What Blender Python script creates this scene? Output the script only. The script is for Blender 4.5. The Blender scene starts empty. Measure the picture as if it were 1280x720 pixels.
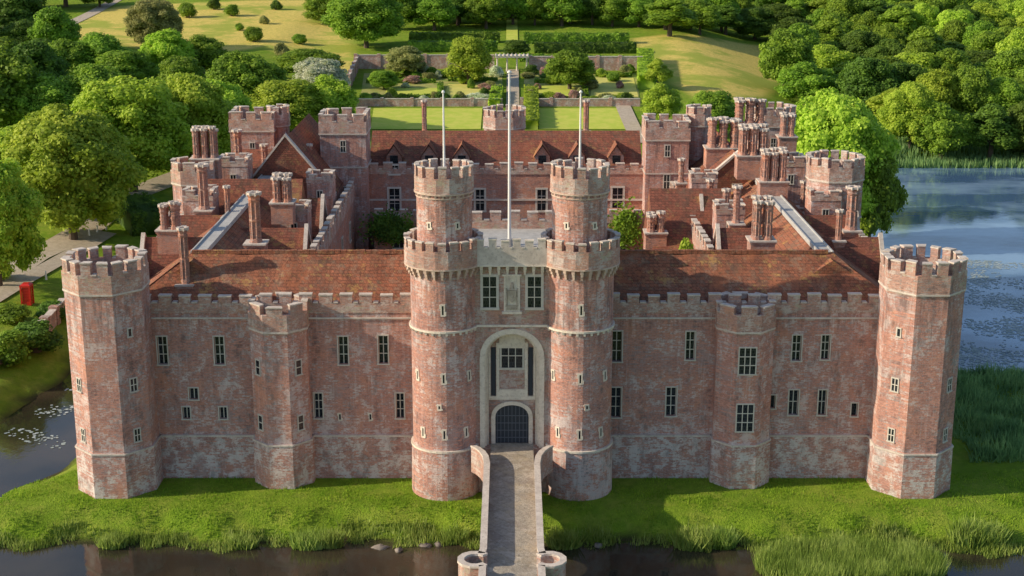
import bpy, math, random
import numpy as np
random.seed(7); rs=np.random.RandomState(7)
SC=bpy.context.scene; COL=SC.collection
PI=math.pi
D=106.;H=44.6;TH=math.radians(15.2);F=1768.
ct,st=math.cos(TH),math.sin(TH)
SUN=(-0.89,-0.14,0.43)
# ------------------------------------------------------------------ survey helpers
def ray(px,py):
    a=(px-640)/F; b=(360-py)/F
    return a, ct+b*st, -st+b*ct
def P(px,py,Y):
    dx,dy,dz=ray(px,py); t=(Y+D)/dy
    return (dx*t, Y, H+dz*t)
def ppm(Y,Z): return F/((Y+D)*ct+(H-Z)*st)
def sm(t):
    t=np.clip(t,0,1); return t*t*(3-2*t)
def sdpoly(x,y,poly):
    x=np.asarray(x,float); y=np.asarray(y,float)
    d=np.full(x.shape,1e18); s=np.ones(x.shape); n=len(poly)
    for i in range(n):
        ax,ay=poly[i]; bx,by=poly[i-1]
        ex,ey=bx-ax,by-ay; wx,wy=x-ax,y-ay
        t=np.clip((wx*ex+wy*ey)/(ex*ex+ey*ey),0,1)
        qx,qy=wx-ex*t,wy-ey*t
        d=np.minimum(d,qx*qx+qy*qy)
        c1=y>=ay; c2=y<by; c3=ex*wy>ey*wx
        flip=(c1&c2&c3)|(~c1&~c2&~c3)
        s=np.where(flip,-s,s)
    return s*np.sqrt(d)
MOAT=[(-46,74),(-45,30),(-46.5,18),(-50,6),(-58,-8),(-66,-31),(95,-31),(95,-13.5),(60,-12.3),(30,-10.2),(0,-9.2),(-25,-9.4),(-40,-9.8),(-47,-7),(-42,-3),(-37.6,6),(-37.4,30),(-37.4,74)]
LAKE=[(44,29),(60,29),(75,27),(120,20),(230,50),(250,150),(110,156),(72,152),(60,125),(52,92),(44,60),(42,40)]
def land(x,y):
    d=y+D
    d0=180+110*sm((x-40)/35.)
    z=.06*np.clip(d-d0,0,420)
    z=z+1.2*sm((-47-x)/14.)
    z=z+ (np.sin(x*.045+1)*np.sin(y*.035)*.8)*sm((np.abs(x)-60)/40.)*sm((d-150)/60.)
    return z
def wdist(x,y):
    w=np.minimum(sdpoly(x,y,MOAT),sdpoly(x,y,LAKE))
    return w+.35*np.sin(x*.9+y*.4)+.25*np.sin(x*2.1-y*1.3+1)+.4*np.sin(x*.31+2)
def terr(x,y):
    x=np.asarray(x,float); y=np.asarray(y,float)
    w=wdist(x,y); L=land(x,y)
    z=-1.5+(L+1.5)*sm(w/3.6)
    return np.where(w<0,-1.5+np.maximum(w*.6,-1.6),z)
def T1(x,y): return float(terr(np.array([x]),np.array([y]))[0])
def G(px,py):
    dx,dy,dz=ray(px,py)
    t=np.linspace(85,900,3300)
    zz=H+dz*t; tt=land(dx*t,dy*t-D)
    k=np.argmax(zz<tt)
    if not (zz<tt).any(): k=len(t)-1
    return (dx*t[k],dy*t[k]-D,float(tt[k]))
# ------------------------------------------------------------------ materials
def newmat(n):
    m=bpy.data.materials.new(n); m.use_nodes=True
    nt=m.node_tree; nt.nodes.clear()
    out=nt.nodes.new('ShaderNodeOutputMaterial'); b=nt.nodes.new('ShaderNodeBsdfPrincipled')
    nt.links.new(b.outputs[0],out.inputs[0])
    return m,nt,b,out
class N:
    def __init__(s,nt): s.nt=nt
    def n(s,t,**k):
        x=s.nt.nodes.new(t)
        for a,v in k.items(): setattr(x,a,v)
        return x
    def l(s,a,b): s.nt.links.new(a,b)
    def pos(s): return s.n('ShaderNodeNewGeometry').outputs['Position']
    def objc(s): return s.n('ShaderNodeTexCoord').outputs['Object']
    def scale(s,v,sc):
        m=s.n('ShaderNodeMapping'); s.l(v,m.inputs[0]); m.inputs['Scale'].default_value=sc; return m.outputs[0]
    def noise(s,v,sc,det=4,rough=.6):
        x=s.n('ShaderNodeTexNoise'); s.l(v,x.inputs['Vector']); x.inputs['Scale'].default_value=sc
        x.inputs['Detail'].default_value=det; x.inputs['Roughness'].default_value=rough; return x.outputs['Fac']
    def ramp(s,f,a,b):
        x=s.n('ShaderNodeMapRange'); s.l(f,x.inputs[0]); x.inputs[1].default_value=a; x.inputs[2].default_value=b; x.interpolation_type='SMOOTHSTEP'; return x.outputs[0]
    def mix(s,f,a,b):
        x=s.n('ShaderNodeMix',data_type='RGBA')
        if isinstance(f,(int,float)): x.inputs[0].default_value=f
        else: s.l(f,x.inputs[0])
        for i,c in ((6,a),(7,b)):
            if isinstance(c,tuple): x.inputs[i].default_value=(*c,1)
            else: s.l(c,x.inputs[i])
        return x.outputs[2]
    def math(s,op,a,b):
        x=s.n('ShaderNodeMath',operation=op)
        for i,c in enumerate((a,b)):
            if isinstance(c,(int,float)): x.inputs[i].default_value=c
            else: s.l(c,x.inputs[i])
        return x.outputs[0]
    def bump(s,h,b,st=.5,d=.05):
        x=s.n('ShaderNodeBump'); x.inputs['Strength'].default_value=st; x.inputs['Distance'].default_value=d
        s.l(h,x.inputs['Height']); s.l(x.outputs[0],b.inputs['Normal'])
def wallvec(q,pos,k=.73):
    sp=q.n('ShaderNodeSeparateXYZ'); q.l(pos,sp.inputs[0])
    u=q.math('ADD',sp.outputs[0],q.math('MULTIPLY',sp.outputs[1],k))
    cb=q.n('ShaderNodeCombineXYZ'); q.l(u,cb.inputs[0]); q.l(sp.outputs[2],cb.inputs[1])
    return cb.outputs[0],sp
def bricktex(q,v,c1,c2,mort,bw,rh,ms=.014):
    br=q.n('ShaderNodeTexBrick'); q.l(v,br.inputs['Vector'])
    br.inputs['Color1'].default_value=(*c1,1); br.inputs['Color2'].default_value=(*c2,1); br.inputs['Mortar'].default_value=(*mort,1)
    br.inputs['Scale'].default_value=1; br.inputs['Mortar Size'].default_value=ms
    br.inputs['Brick Width'].default_value=bw; br.inputs['Row Height'].default_value=rh
    return br.outputs[0]
def brick_mat(name,c1,c2,pale,palelo=.48,palehi=.62,low=True,bw=.42,rh=.14,mort=None,dark=(.11,.08,.078),amt=.8,lichen=None,grime=False,dkamt=.55):
    m,nt,b,_=newmat(name); q=N(nt); p=q.pos()
    v,sp=wallvec(q,p)
    base=bricktex(q,v,c1,c2,mort or (.48,.38,.35),bw,rh)
    rnd=bricktex(q,v,(0,0,0),(1,1,1),(.5,.5,.5),bw,rh)
    s1=q.noise(q.scale(p,(1,1,2.0)),3.2,7,.82)
    sk=q.noise(q.scale(p,(1,1,1.9)),4.6,4,.85)
    jit=q.math('ADD',q.math('MULTIPLY',q.math('SUBTRACT',rnd,.5),.16),q.math('MULTIPLY',q.math('SUBTRACT',sk,.5),.5))
    col=q.mix(q.math('MULTIPLY',q.ramp(s1,.44,.62),.6),base,tuple(x*.6 for x in c2))
    og=q.math('ADD',q.noise(p,.45,6,.72),jit)
    col=q.mix(q.math('MULTIPLY',q.ramp(og,.5,.62),.55),col,(c1[0]*1.1,c1[1]*1.02,c1[2]*.85))
    gp=q.math('ADD',q.noise(q.scale(p,(1,1,.9)),.38,6,.7),jit)
    col=q.mix(q.math('MULTIPLY',q.ramp(gp,.5,.64),.55),col,(pale[0]*.60,pale[1]*.55,pale[2]*.56))
    pn=q.math('ADD',q.noise(q.scale(p,(1,1,.8)),.85,9,.75),jit)
    if low:
        big=q.noise(p,.16,3,.6)
        lo=q.ramp(sp.outputs[2],4.8,2.4)
        pn=q.math('ADD',q.math('ADD',pn,q.math('MULTIPLY',lo,.07)),q.math('MULTIPLY',q.math('SUBTRACT',big,.5),.4))
    pf=q.ramp(pn,palelo,palehi)
    if low:
        st2=q.math('ADD',q.noise(q.scale(p,(1.9,1.9,.12)),1.5,5,.7),q.math('MULTIPLY',jit,.7))
        pf=q.math('ADD',q.math('MULTIPLY',pf,.78),q.math('MULTIPLY',q.ramp(st2,.53,.67),.34))
    col=q.mix(q.math('MULTIPLY',pf,amt),col,pale)
    dk=q.math('ADD',q.noise(q.scale(p,(1,1,.4)),.8,7,.75),q.math('MULTIPLY',jit,.9))
    col=q.mix(q.math('MULTIPLY',q.ramp(dk,.54,.68),dkamt),col,dark)
    if grime:
        gs=q.noise(q.scale(p,(2.2,2.2,.2)),1.2,5,.7)
        gz=q.ramp(sp.outputs[2],11.2,13.6)
        col=q.mix(q.math('MULTIPLY',q.math('MULTIPLY',q.ramp(gs,.46,.64),gz),.45),col,dark)
    if lichen:
        ln=q.math('ADD',q.noise(p,.55,7,.75),q.math('MULTIPLY',jit,.8)); col=q.mix(q.math('MULTIPLY',q.ramp(ln,.56,.67),.75),col,lichen)
    q.l(col,b.inputs['Base Color']); b.inputs['Roughness'].default_value=.92; b.inputs['Specular IOR Level'].default_value=.2
    q.bump(q.math('ADD',s1,sk),b,.8,.1)
    return m
M={}
M['brick']=brick_mat('weathered_brick',(.68,.345,.265),(.44,.21,.18),(.76,.68,.66),.5,.63,grime=True)
M['brickp']=brick_mat('weathered_parapet_brick',(.62,.36,.28),(.42,.24,.205),(.68,.60,.55),.47,.63,False,lichen=(.50,.44,.31),mort=(.46,.38,.34))
M['plinth']=brick_mat('whitened_base_brick',(.64,.33,.265),(.41,.205,.18),(.78,.73,.71),.43,.60,False,dkamt=.45)
M['brick2']=brick_mat('red_brick',(.60,.28,.195),(.37,.165,.13),(.6,.49,.44),.52,.69,False)
M['chim']=brick_mat('chimney_brick',(.62,.28,.185),(.37,.165,.13),(.6,.48,.41),.54,.71,False,.3,.1)
M['roof']=brick_mat('roof_tile',(.46,.18,.105),(.23,.09,.06),(.44,.30,.21),.51,.68,False,.34,.22,(.11,.06,.045),(.085,.065,.05),.55,(.54,.31,.11))
M['roofd']=brick_mat('dark_roof_tile',(.37,.135,.09),(.19,.075,.056),(.33,.21,.15),.53,.7,False,.34,.22,(.09,.05,.04),(.075,.055,.045),.5,(.42,.24,.10))
def stone_mat(name,a,b_,dark):
    m,nt,b,_=newmat(name); q=N(nt); p=q.pos()
    n1=q.noise(p,1.3,6,.7); n2=q.noise(p,5,4,.75)
    col=q.mix(q.ramp(n1,.35,.65),a,b_); col=q.mix(q.math('MULTIPLY',q.ramp(n2,.5,.7),.6),col,dark)
    q.l(col,b.inputs['Base Color']); b.inputs['Roughness'].default_value=.9; q.bump(n2,b,.5,.04)
    return m
M['stone']=stone_mat('pale_stone',(.80,.73,.62),(.68,.61,.51),(.42,.35,.29))
M['coping']=stone_mat('lichened_coping',(.68,.61,.54),(.54,.47,.41),(.28,.23,.2))
M['corbel']=stone_mat('worn_corbel_stone',(.62,.50,.41),(.50,.36,.29),(.26,.18,.15))
M['relief']=stone_mat('carved_relief_stone',(.50,.44,.36),(.36,.31,.25),(.18,.15,.12))
M['lead']=stone_mat('lead_sheet',(.50,.50,.49),(.40,.40,.39),(.28,.28,.27))
M['rock']=stone_mat('rock',(.30,.26,.22),(.2,.17,.15),(.09,.08,.07))
M['gravel']=stone_mat('gravel_path',(.54,.46,.36),(.43,.36,.27),(.28,.24,.19))
def simple(name,c,r=.6,metal=0,var=.25):
    m,nt,b,_=newmat(name); q=N(nt); n1=q.noise(q.pos(),3,4)
    q.l(q.mix(n1,c,tuple(x*(1-var) for x in c)),b.inputs['Base Color']); b.inputs['Roughness'].default_value=r; b.inputs['Metallic'].default_value=metal
    return m
M['white']=simple('white_paint',(.85,.85,.84),.4,0,.05)
M['red']=simple('red_paint',(.65,.03,.02),.35)
M['wood']=simple('dark_oak',(.03,.04,.055),.7)
M['iron']=simple('door_ironwork',(.12,.14,.17),.6)
M['frame']=simple('window_stonework',(.72,.68,.60),.8,0,.35)
M['bark']=simple('bark',(.12,.09,.065),.95)
M['flagst']=brick_mat('bridge_paving',(.50,.45,.37),(.38,.34,.28),(.6,.55,.47),.5,.66,False,1.0,.6,(.24,.21,.16),(.22,.19,.14))
def glass():
    m,nt,b,_=newmat('leaded_glass'); q=N(nt)
    v,sp=wallvec(q,q.pos())
    c=bricktex(q,v,(.008,.011,.015),(.028,.034,.042),(.065,.07,.07),.2,.26,.012)
    q.l(c,b.inputs['Base Color']); b.inputs['Roughness'].default_value=.15; b.inputs['Specular IOR Level'].default_value=.35
    return m
M['glass']=glass()
def leaf_mat(name,a,b_,dark,trans=.4,sc=.4):
    m,nt,b,out=newmat(name); q=N(nt)
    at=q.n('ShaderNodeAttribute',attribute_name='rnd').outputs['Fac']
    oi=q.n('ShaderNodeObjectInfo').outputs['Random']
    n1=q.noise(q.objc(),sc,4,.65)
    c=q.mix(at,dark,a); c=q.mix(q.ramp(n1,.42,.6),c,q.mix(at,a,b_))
    hs=q.n('ShaderNodeHueSaturation'); q.l(c,hs.inputs['Color'])
    q.l(q.math('ADD',q.math('MULTIPLY',oi,.022),.489),hs.inputs['Hue'])
    q.l(q.math('ADD',q.math('MULTIPLY',oi,.35),.9),hs.inputs['Value'])
    b.inputs['Roughness'].default_value=.6; b.inputs['Specular IOR Level'].default_value=.25
    q.l(hs.outputs[0],b.inputs['Base Color'])
    tr=q.n('ShaderNodeBsdfTranslucent'); q.l(hs.outputs[0],tr.inputs[0])
    mx=q.n('ShaderNodeMixShader'); mx.inputs[0].default_value=trans
    q.l(b.outputs[0],mx.inputs[1]); q.l(tr.outputs[0],mx.inputs[2]); q.l(mx.outputs[0],out.inputs[0])
    return m
M['leaf_mid']=leaf_mat('mid_green_leaves',(.20,.34,.03),(.32,.47,.045),(.08,.15,.018))
M['leaf_dark']=leaf_mat('dark_green_leaves',(.11,.205,.025),(.17,.28,.035),(.045,.09,.016))
M['leaf_bright']=leaf_mat('bright_green_leaves',(.38,.54,.045),(.55,.68,.09),(.20,.32,.03),.45)
M['leaf_pale']=leaf_mat('pale_blossom_leaves',(.62,.68,.46),(.78,.79,.64),(.3,.39,.15))
M['leaf_olive']=leaf_mat('olive_brown_leaves',(.34,.36,.11),(.44,.43,.16),(.15,.17,.05))
M['leaf_pink']=leaf_mat('pink_flowering_leaves',(.55,.28,.26),(.66,.44,.4),(.17,.24,.06))
M['grassb']=leaf_mat('grass_blades',(.20,.35,.022),(.38,.50,.05),(.12,.22,.014),.4,.28)
M['reed']=leaf_mat('reed_blades',(.30,.42,.08),(.44,.53,.15),(.15,.23,.035),.35)
M['reed2']=leaf_mat('blue_green_reeds',(.20,.34,.12),(.33,.47,.17),(.10,.19,.07),.4)
M['pad']=leaf_mat('lily_leaves',(.36,.44,.44),(.50,.57,.58),(.24,.31,.31),.05)  # pale blue-grey leaf colour, painting sparkle into the floating pads
def ground_mat():
    m,nt,b,_=newmat('grassland'); q=N(nt); p=q.pos()
    me=q.n('ShaderNodeAttribute',attribute_name='meadow').outputs['Fac']
    wt=q.n('ShaderNodeAttribute',attribute_name='wet').outputs['Fac']
    n1=q.noise(p,.12,5,.6); n2=q.noise(p,1.2,6,.7); n3=q.noise(p,7,3,.7); n5=q.noise(p,.35,5,.65)
    g=q.mix(q.ramp(n1,.35,.65),(.18,.31,.02),(.26,.38,.035))
    g=q.mix(q.math('MULTIPLY',q.ramp(n5,.46,.62),.6),g,(.33,.38,.06))
    g=q.mix(q.math('MULTIPLY',q.ramp(n2,.4,.7),.6),g,(.12,.22,.02))
    n4=q.noise(p,.06,5,.65)
    md=q.mix(q.ramp(n2,.35,.68),(.84,.66,.19),(.62,.53,.12))
    md=q.mix(q.ramp(n4,.46,.6),md,(.42,.47,.08))
    mf=q.ramp(q.math('ADD',me,q.math('MULTIPLY',q.math('SUBTRACT',n2,.5),.5)),.3,.7)
    c=q.mix(mf,g,md); c=q.mix(q.math('MULTIPLY',q.ramp(n3,.45,.75),.4),c,(.15,.20,.03))
    c=q.mix(wt,c,(.05,.04,.025))
    q.l(c,b.inputs['Base Color']); b.inputs['Roughness'].default_value=.95; b.inputs['Specular IOR Level'].default_value=.1
    q.bump(q.math('ADD',n2,n3),b,1,.2); return m
M['ground']=ground_mat()
def lawn_mat(name,a,c):
    m,nt,b,_=newmat(name); q=N(nt); p=q.pos()
    n1=q.noise(p,.5,5,.65); q.l(q.mix(q.ramp(n1,.35,.65),a,c),b.inputs['Base Color']); b.inputs['Roughness'].default_value=.95
    b.inputs['Specular IOR Level'].default_value=.1; return m
M['lawn']=lawn_mat('mown_lawn',(.46,.56,.08),(.58,.60,.12))
M['lawn2']=lawn_mat('dry_lawn',(.66,.60,.18),(.54,.54,.14))
M['bed']=lawn_mat('planted_bed',(.24,.31,.07),(.42,.39,.14))
def water_mat():
    m,nt,b,_=newmat('dark_water_lake_sky'); q=N(nt); p=q.pos()
    n1=q.noise(q.scale(p,(1,.6,1)),1.6,4,.55); n0=q.noise(p,.09,3,.5)
    sp=q.n('ShaderNodeSeparateXYZ'); q.l(p,sp.inputs[0])
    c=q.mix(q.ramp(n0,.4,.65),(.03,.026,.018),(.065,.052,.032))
    lake_sky=q.math('MULTIPLY',q.ramp(sp.outputs[0],38,48),q.ramp(sp.outputs[1],22,36))
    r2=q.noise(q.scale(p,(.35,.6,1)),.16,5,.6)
    c=q.mix(lake_sky,c,q.mix(q.ramp(r2,.38,.62),(.07,.14,.25),(.23,.36,.52)))  # sky reflection painted into the lake's base colour as mottled blue
    q.l(c,b.inputs['Base Color'])
    b.inputs['Roughness'].default_value=.05; b.inputs['IOR'].default_value=1.55
    q.bump(n1,b,.22,.04); return m
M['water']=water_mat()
# ------------------------------------------------------------------ mesh builder
ORG={}
def tag(o,label=None,cat=None,group=None,kind=None):
    if label: o['label']=label
    if cat: o['category']=cat
    if group: o['group']=group
    if kind: o['kind']=kind
    return o
def thing(name,loc,label,cat,group=None):
    o=bpy.data.objects.new(name,None); COL.objects.link(o); o.location=loc; o.empty_display_size=.5
    ORG[o.name]=tuple(loc); return tag(o,label,cat,group)
class MB:
    def __init__(s): s.v=[];s.f=[];s.m=[]
    def add(s,vs,fs,mi=0):
        b=len(s.v); s.v+= [tuple(v) for v in vs]
        for f in fs: s.f.append(tuple(b+i for i in f)); s.m.append(mi)
    def box(s,x0,x1,y0,y1,z0,z1,mi=0): s.prism([(x0,y0),(x1,y0),(x1,y1),(x0,y1)],z0,z1,mi)
    def prism(s,pts,z0,z1,mi=0,top=None):
        n=len(pts); tp=top or pts
        vs=[(p[0],p[1],z0) for p in pts]+[(p[0],p[1],z1) for p in tp]
        fs=[(i,(i+1)%n,n+(i+1)%n,n+i) for i in range(n)]+[tuple(range(n-1,-1,-1)),tuple(range(n,2*n))]
        s.add(vs,fs,mi)
    def ring(s,po,pi_,z0,z1,mi=0):
        n=len(po); vs=[]
        for pts,z in ((po,z0),(po,z1),(pi_,z1),(pi_,z0)): vs+=[(p[0],p[1],z) for p in pts]
        fs=[]
        for i in range(n):
            j=(i+1)%n
            for k in range(4):
                l=(k+1)%4; fs.append((k*n+i,k*n+j,l*n+j,l*n+i))
        s.add(vs,fs,mi)
    def cyl(s,x,y,r,z0,z1,n=12,r2=None,mi=0):
        r2=r if r2 is None else r2
        s.prism(circ(x,y,r,n),z0,z1,mi,circ(x,y,r2,n))
    def build(s,name,mats,parent=None,smooth=False):
        org=(0,0,0)
        if parent is not None: org=ORG[parent.name]
        me=bpy.data.meshes.new(name)
        me.from_pydata([(v[0]-org[0],v[1]-org[1],v[2]-org[2]) for v in s.v],[],s.f)
        if not isinstance(mats,(list,tuple)): mats=[mats]
        for m in mats: me.materials.append(m)
        me.polygons.foreach_set('material_index',s.m)
        if smooth: me.polygons.foreach_set('use_smooth',[True]*len(s.f))
        me.update()
        o=bpy.data.objects.new(name,me); COL.objects.link(o)
        if parent is not None: o.parent=parent
        ORG[o.name]=org
        return o
def circ(x,y,r,n=8,a0=None):
    a0=PI/n if a0 is None else a0
    return [(x+r*math.cos(-PI/2+a0+2*PI*k/n), y+r*math.sin(-PI/2+a0+2*PI*k/n)) for k in range(n)]
def octa(x,y,apo,n=8): return circ(x,y,apo/math.cos(PI/n),n)
def np_obj(name,V,Fq,mats,parent=None,rnd=None,mi=None):
    me=bpy.data.meshes.new(name); k=Fq.shape[1]
    me.vertices.add(len(V)); me.vertices.foreach_set('co',V.astype(np.float32).ravel())
    me.loops.add(Fq.size); me.loops.foreach_set('vertex_index',Fq.astype(np.int32).ravel())
    me.polygons.add(len(Fq)); me.polygons.foreach_set('loop_start',(np.arange(len(Fq))*k).astype(np.int32))
    for m in mats: me.materials.append(m)
    me.update(calc_edges=True); me.validate()
    if rnd is not None:
        a=me.attributes.new('rnd','FLOAT','POINT'); a.data.foreach_set('value',rnd.astype(np.float32))
    o=bpy.data.objects.new(name,me); COL.objects.link(o)
    if parent is not None: o.parent=parent
    return o
def lerp2(a,b,t): return (a[0]+(b[0]-a[0])*t,a[1]+(b[1]-a[1])*t)
def battlement(mb,po,pi_,z0,zp,zm,closed=True,mw=.95,gap=.7,per=None):
    n=len(po); E=n if closed else n-1
    for i in range(E):
        j=(i+1)%n
        a,b,c,d=po[i],po[j],pi_[j],pi_[i]
        mb.prism([a,b,c,d],z0,zp,0)
        L=math.dist(a,b); k=per or max(1,int(round(L/(mw+gap))))
        for q in range(k):
            if closed: t0=(q+.5)/k-mw/(mw+gap)/k*.5; t1=(q+.5)/k+mw/(mw+gap)/k*.5
            else: t0=(q+.1)/k; t1=(q+.1+mw/(mw+gap))/k
            jz=random.uniform(-.13,.06); t0+=random.uniform(-.04,.04)/k; t1+=random.uniform(-.04,.04)/k
            A,B,Cc,Dd=lerp2(a,b,t0),lerp2(a,b,t1),lerp2(d,c,t1),lerp2(d,c,t0)
            mb.prism([A,B,Cc,Dd],zp,zm-.1+jz,0)
            A2,D2=lerp2(A,Dd,-.1),lerp2(A,Dd,1.1); B2,C2=lerp2(B,Cc,-.1),lerp2(B,Cc,1.1)
            u=.03/max(.2,math.dist(A,B))
            mb.prism([lerp2(A2,B2,-u),lerp2(A2,B2,1+u),lerp2(D2,C2,1+u),lerp2(D2,C2,-u)],zm-.1+jz,zm+jz,1)
            s0=t1+.004; s1=(q+1+.5)/k-mw/(mw+gap)/k*.5-.004-.04/k if closed else (q+1.1)/k-.004-.04/k
            if s1<=1.0 and s1>s0:
                A,B,Cc,Dd=lerp2(a,b,s0),lerp2(a,b,s1),lerp2(d,c,s1),lerp2(d,c,s0)
                A2,D2=lerp2(A,Dd,-.1),lerp2(A,Dd,1.1); B2,C2=lerp2(B,Cc,-.1),lerp2(B,Cc,1.1)
                mb.prism([A2,B2,C2,D2],zp,zp+.09,1)
BM=[M['brickp'],M['coping']]
def window(parent,c,a,w,h,nx=2,nz=2,rec=0.,sur=.09):
    u=(math.cos(a),math.sin(a)); nn=(math.sin(a),-math.cos(a))
    def pt(uu,n): return (c[0]+u[0]*uu+nn[0]*n, c[1]+u[1]*uu+nn[1]*n)
    mb=MB()
    def lb(u0,u1,n0,n1,z0,z1): mb.prism([pt(u0,n1),pt(u1,n1),pt(u1,n0),pt(u0,n0)],c[2]+z0,c[2]+z1)
    s=sur; pr=.06
    lb(-w/2-s,-w/2,-.02,pr,-h/2,h/2); lb(w/2,w/2+s,-.02,pr,-h/2,h/2)
    lb(-w/2-s,w/2+s,-.02,pr+.03,h/2,h/2+s); lb(-w/2-s-.04,w/2+s+.04,-.02,pr+.06,-h/2-s,-h/2)
    t=.034
    b0=-rec+.02; b1=-rec+.06 if rec>0 else .055
    for k in range(1,nx):
        x=-w/2+w*k/nx; lb(x-t,x+t,b0,b1+.002,-h/2,h/2)
    for k in range(1,nz):
        z=-h/2+h*k/nz; lb(-w/2,w/2,b0,b1-.003,z-t,z+t)
    if rec>0:
        lb(-w/2,-w/2+.05,b0,b1,-h/2,h/2); lb(w/2-.05,w/2,b0,b1,-h/2,h/2)
    f=mb.build('window',M['frame'],parent)
    pb=MB(); nn0=-rec+.025 if rec>0 else .03
    A=pt(-w/2,nn0);B=pt(w/2,nn0)
    pb.add([(A[0],A[1],c[2]-h/2),(B[0],B[1],c[2]-h/2),(B[0],B[1],c[2]+h/2),(A[0],A[1],c[2]+h/2)],[(0,1,2,3)])
    p=pb.build('pane',M['glass'],f); return f
def slit(parent,c,a,w=.42,h=1.0):
    u=(math.cos(a),math.sin(a)); nn=(math.sin(a),-math.cos(a))
    def pt(uu,n): return (c[0]+u[0]*uu+nn[0]*n, c[1]+u[1]*uu+nn[1]*n)
    mb=MB()
    def lb(m,u0,u1,n0,n1,z0,z1): m.prism([pt(u0,n1),pt(u1,n1),pt(u1,n0),pt(u0,n0)],c[2]+z0,c[2]+z1)
    lb(mb,-w/2,-.07,-.2,.05,-h/2,h/2); lb(mb,.07,w/2,-.2,.05,-h/2,h/2)
    lb(mb,-.07,.07,-.2,.05,h/2-.12,h/2); lb(mb,-.07,.07,-.2,.05,-h/2,-h/2+.12)
    lb(mb,-w/2-.09,-w/2,-.2,.045,.12,h/2-.04); lb(mb,w/2,w/2+.09,-.2,.045,-h/2+.04,-.1)
    f=mb.build('arrow_slit',M['stone'],parent)
    pb=MB(); lb(pb,-.07,.07,-.1,.012,-h/2+.12,h/2-.12); pb.build('pane',M['glass'],f)
def wall_holes(mb,x0,x1,z0,z1,y,holes,dep):
    xs=sorted(set([x0,x1]+[v for h in holes for v in (h[0],h[1])])); zs=sorted(set([z0,z1]+[v for h in holes for v in (h[2],h[3])]))
    for i in range(len(xs)-1):
        for j in range(len(zs)-1):
            cx=(xs[i]+xs[i+1])/2; cz=(zs[j]+zs[j+1])/2
            if any(h[0]<cx<h[1] and h[2]<cz<h[3] for h in holes): continue
            mb.add([(xs[i],y,zs[j]),(xs[i+1],y,zs[j]),(xs[i+1],y,zs[j+1]),(xs[i],y,zs[j+1])],[(0,1,2,3)])
    for a,b,c,d in holes:
        mb.add([(a,y,c),(b,y,c),(b,y,d),(a,y,d),(a,y+dep,c),(b,y+dep,c),(b,y+dep,d),(a,y+dep,d)],[(0,1,5,4),(1,2,6,5),(2,3,7,6),(3,0,4,7)])
def roof_mesh(x0,x1,y0,y1,ze,zr,axis='x',h0=0,h1=0,th=.25,rc=None):
    mb=MB()
    if axis=='x':
        yc=rc if rc is not None else (y0+y1)/2
        v=[(x0,y0,ze),(x1,y0,ze),(x1,y1,ze),(x0,y1,ze),(x0+h0,yc,zr),(x1-h1,yc,zr)]
        f=[(0,1,5,4),(2,3,4,5),(3,0,4),(1,2,5),(0,3,2,1)]
    else:
        xc=rc if rc is not None else (x0+x1)/2
        v=[(x0,y0,ze),(x1,y0,ze),(x1,y1,ze),(x0,y1,ze),(xc,y0+h0,zr),(xc,y1-h1,zr)]
        f=[(1,2,5,4),(3,0,4,5),(0,1,4),(2,3,5),(0,3,2,1)]
    mb.add(v,f); 
    return mb
CR=random.Random(21)
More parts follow.
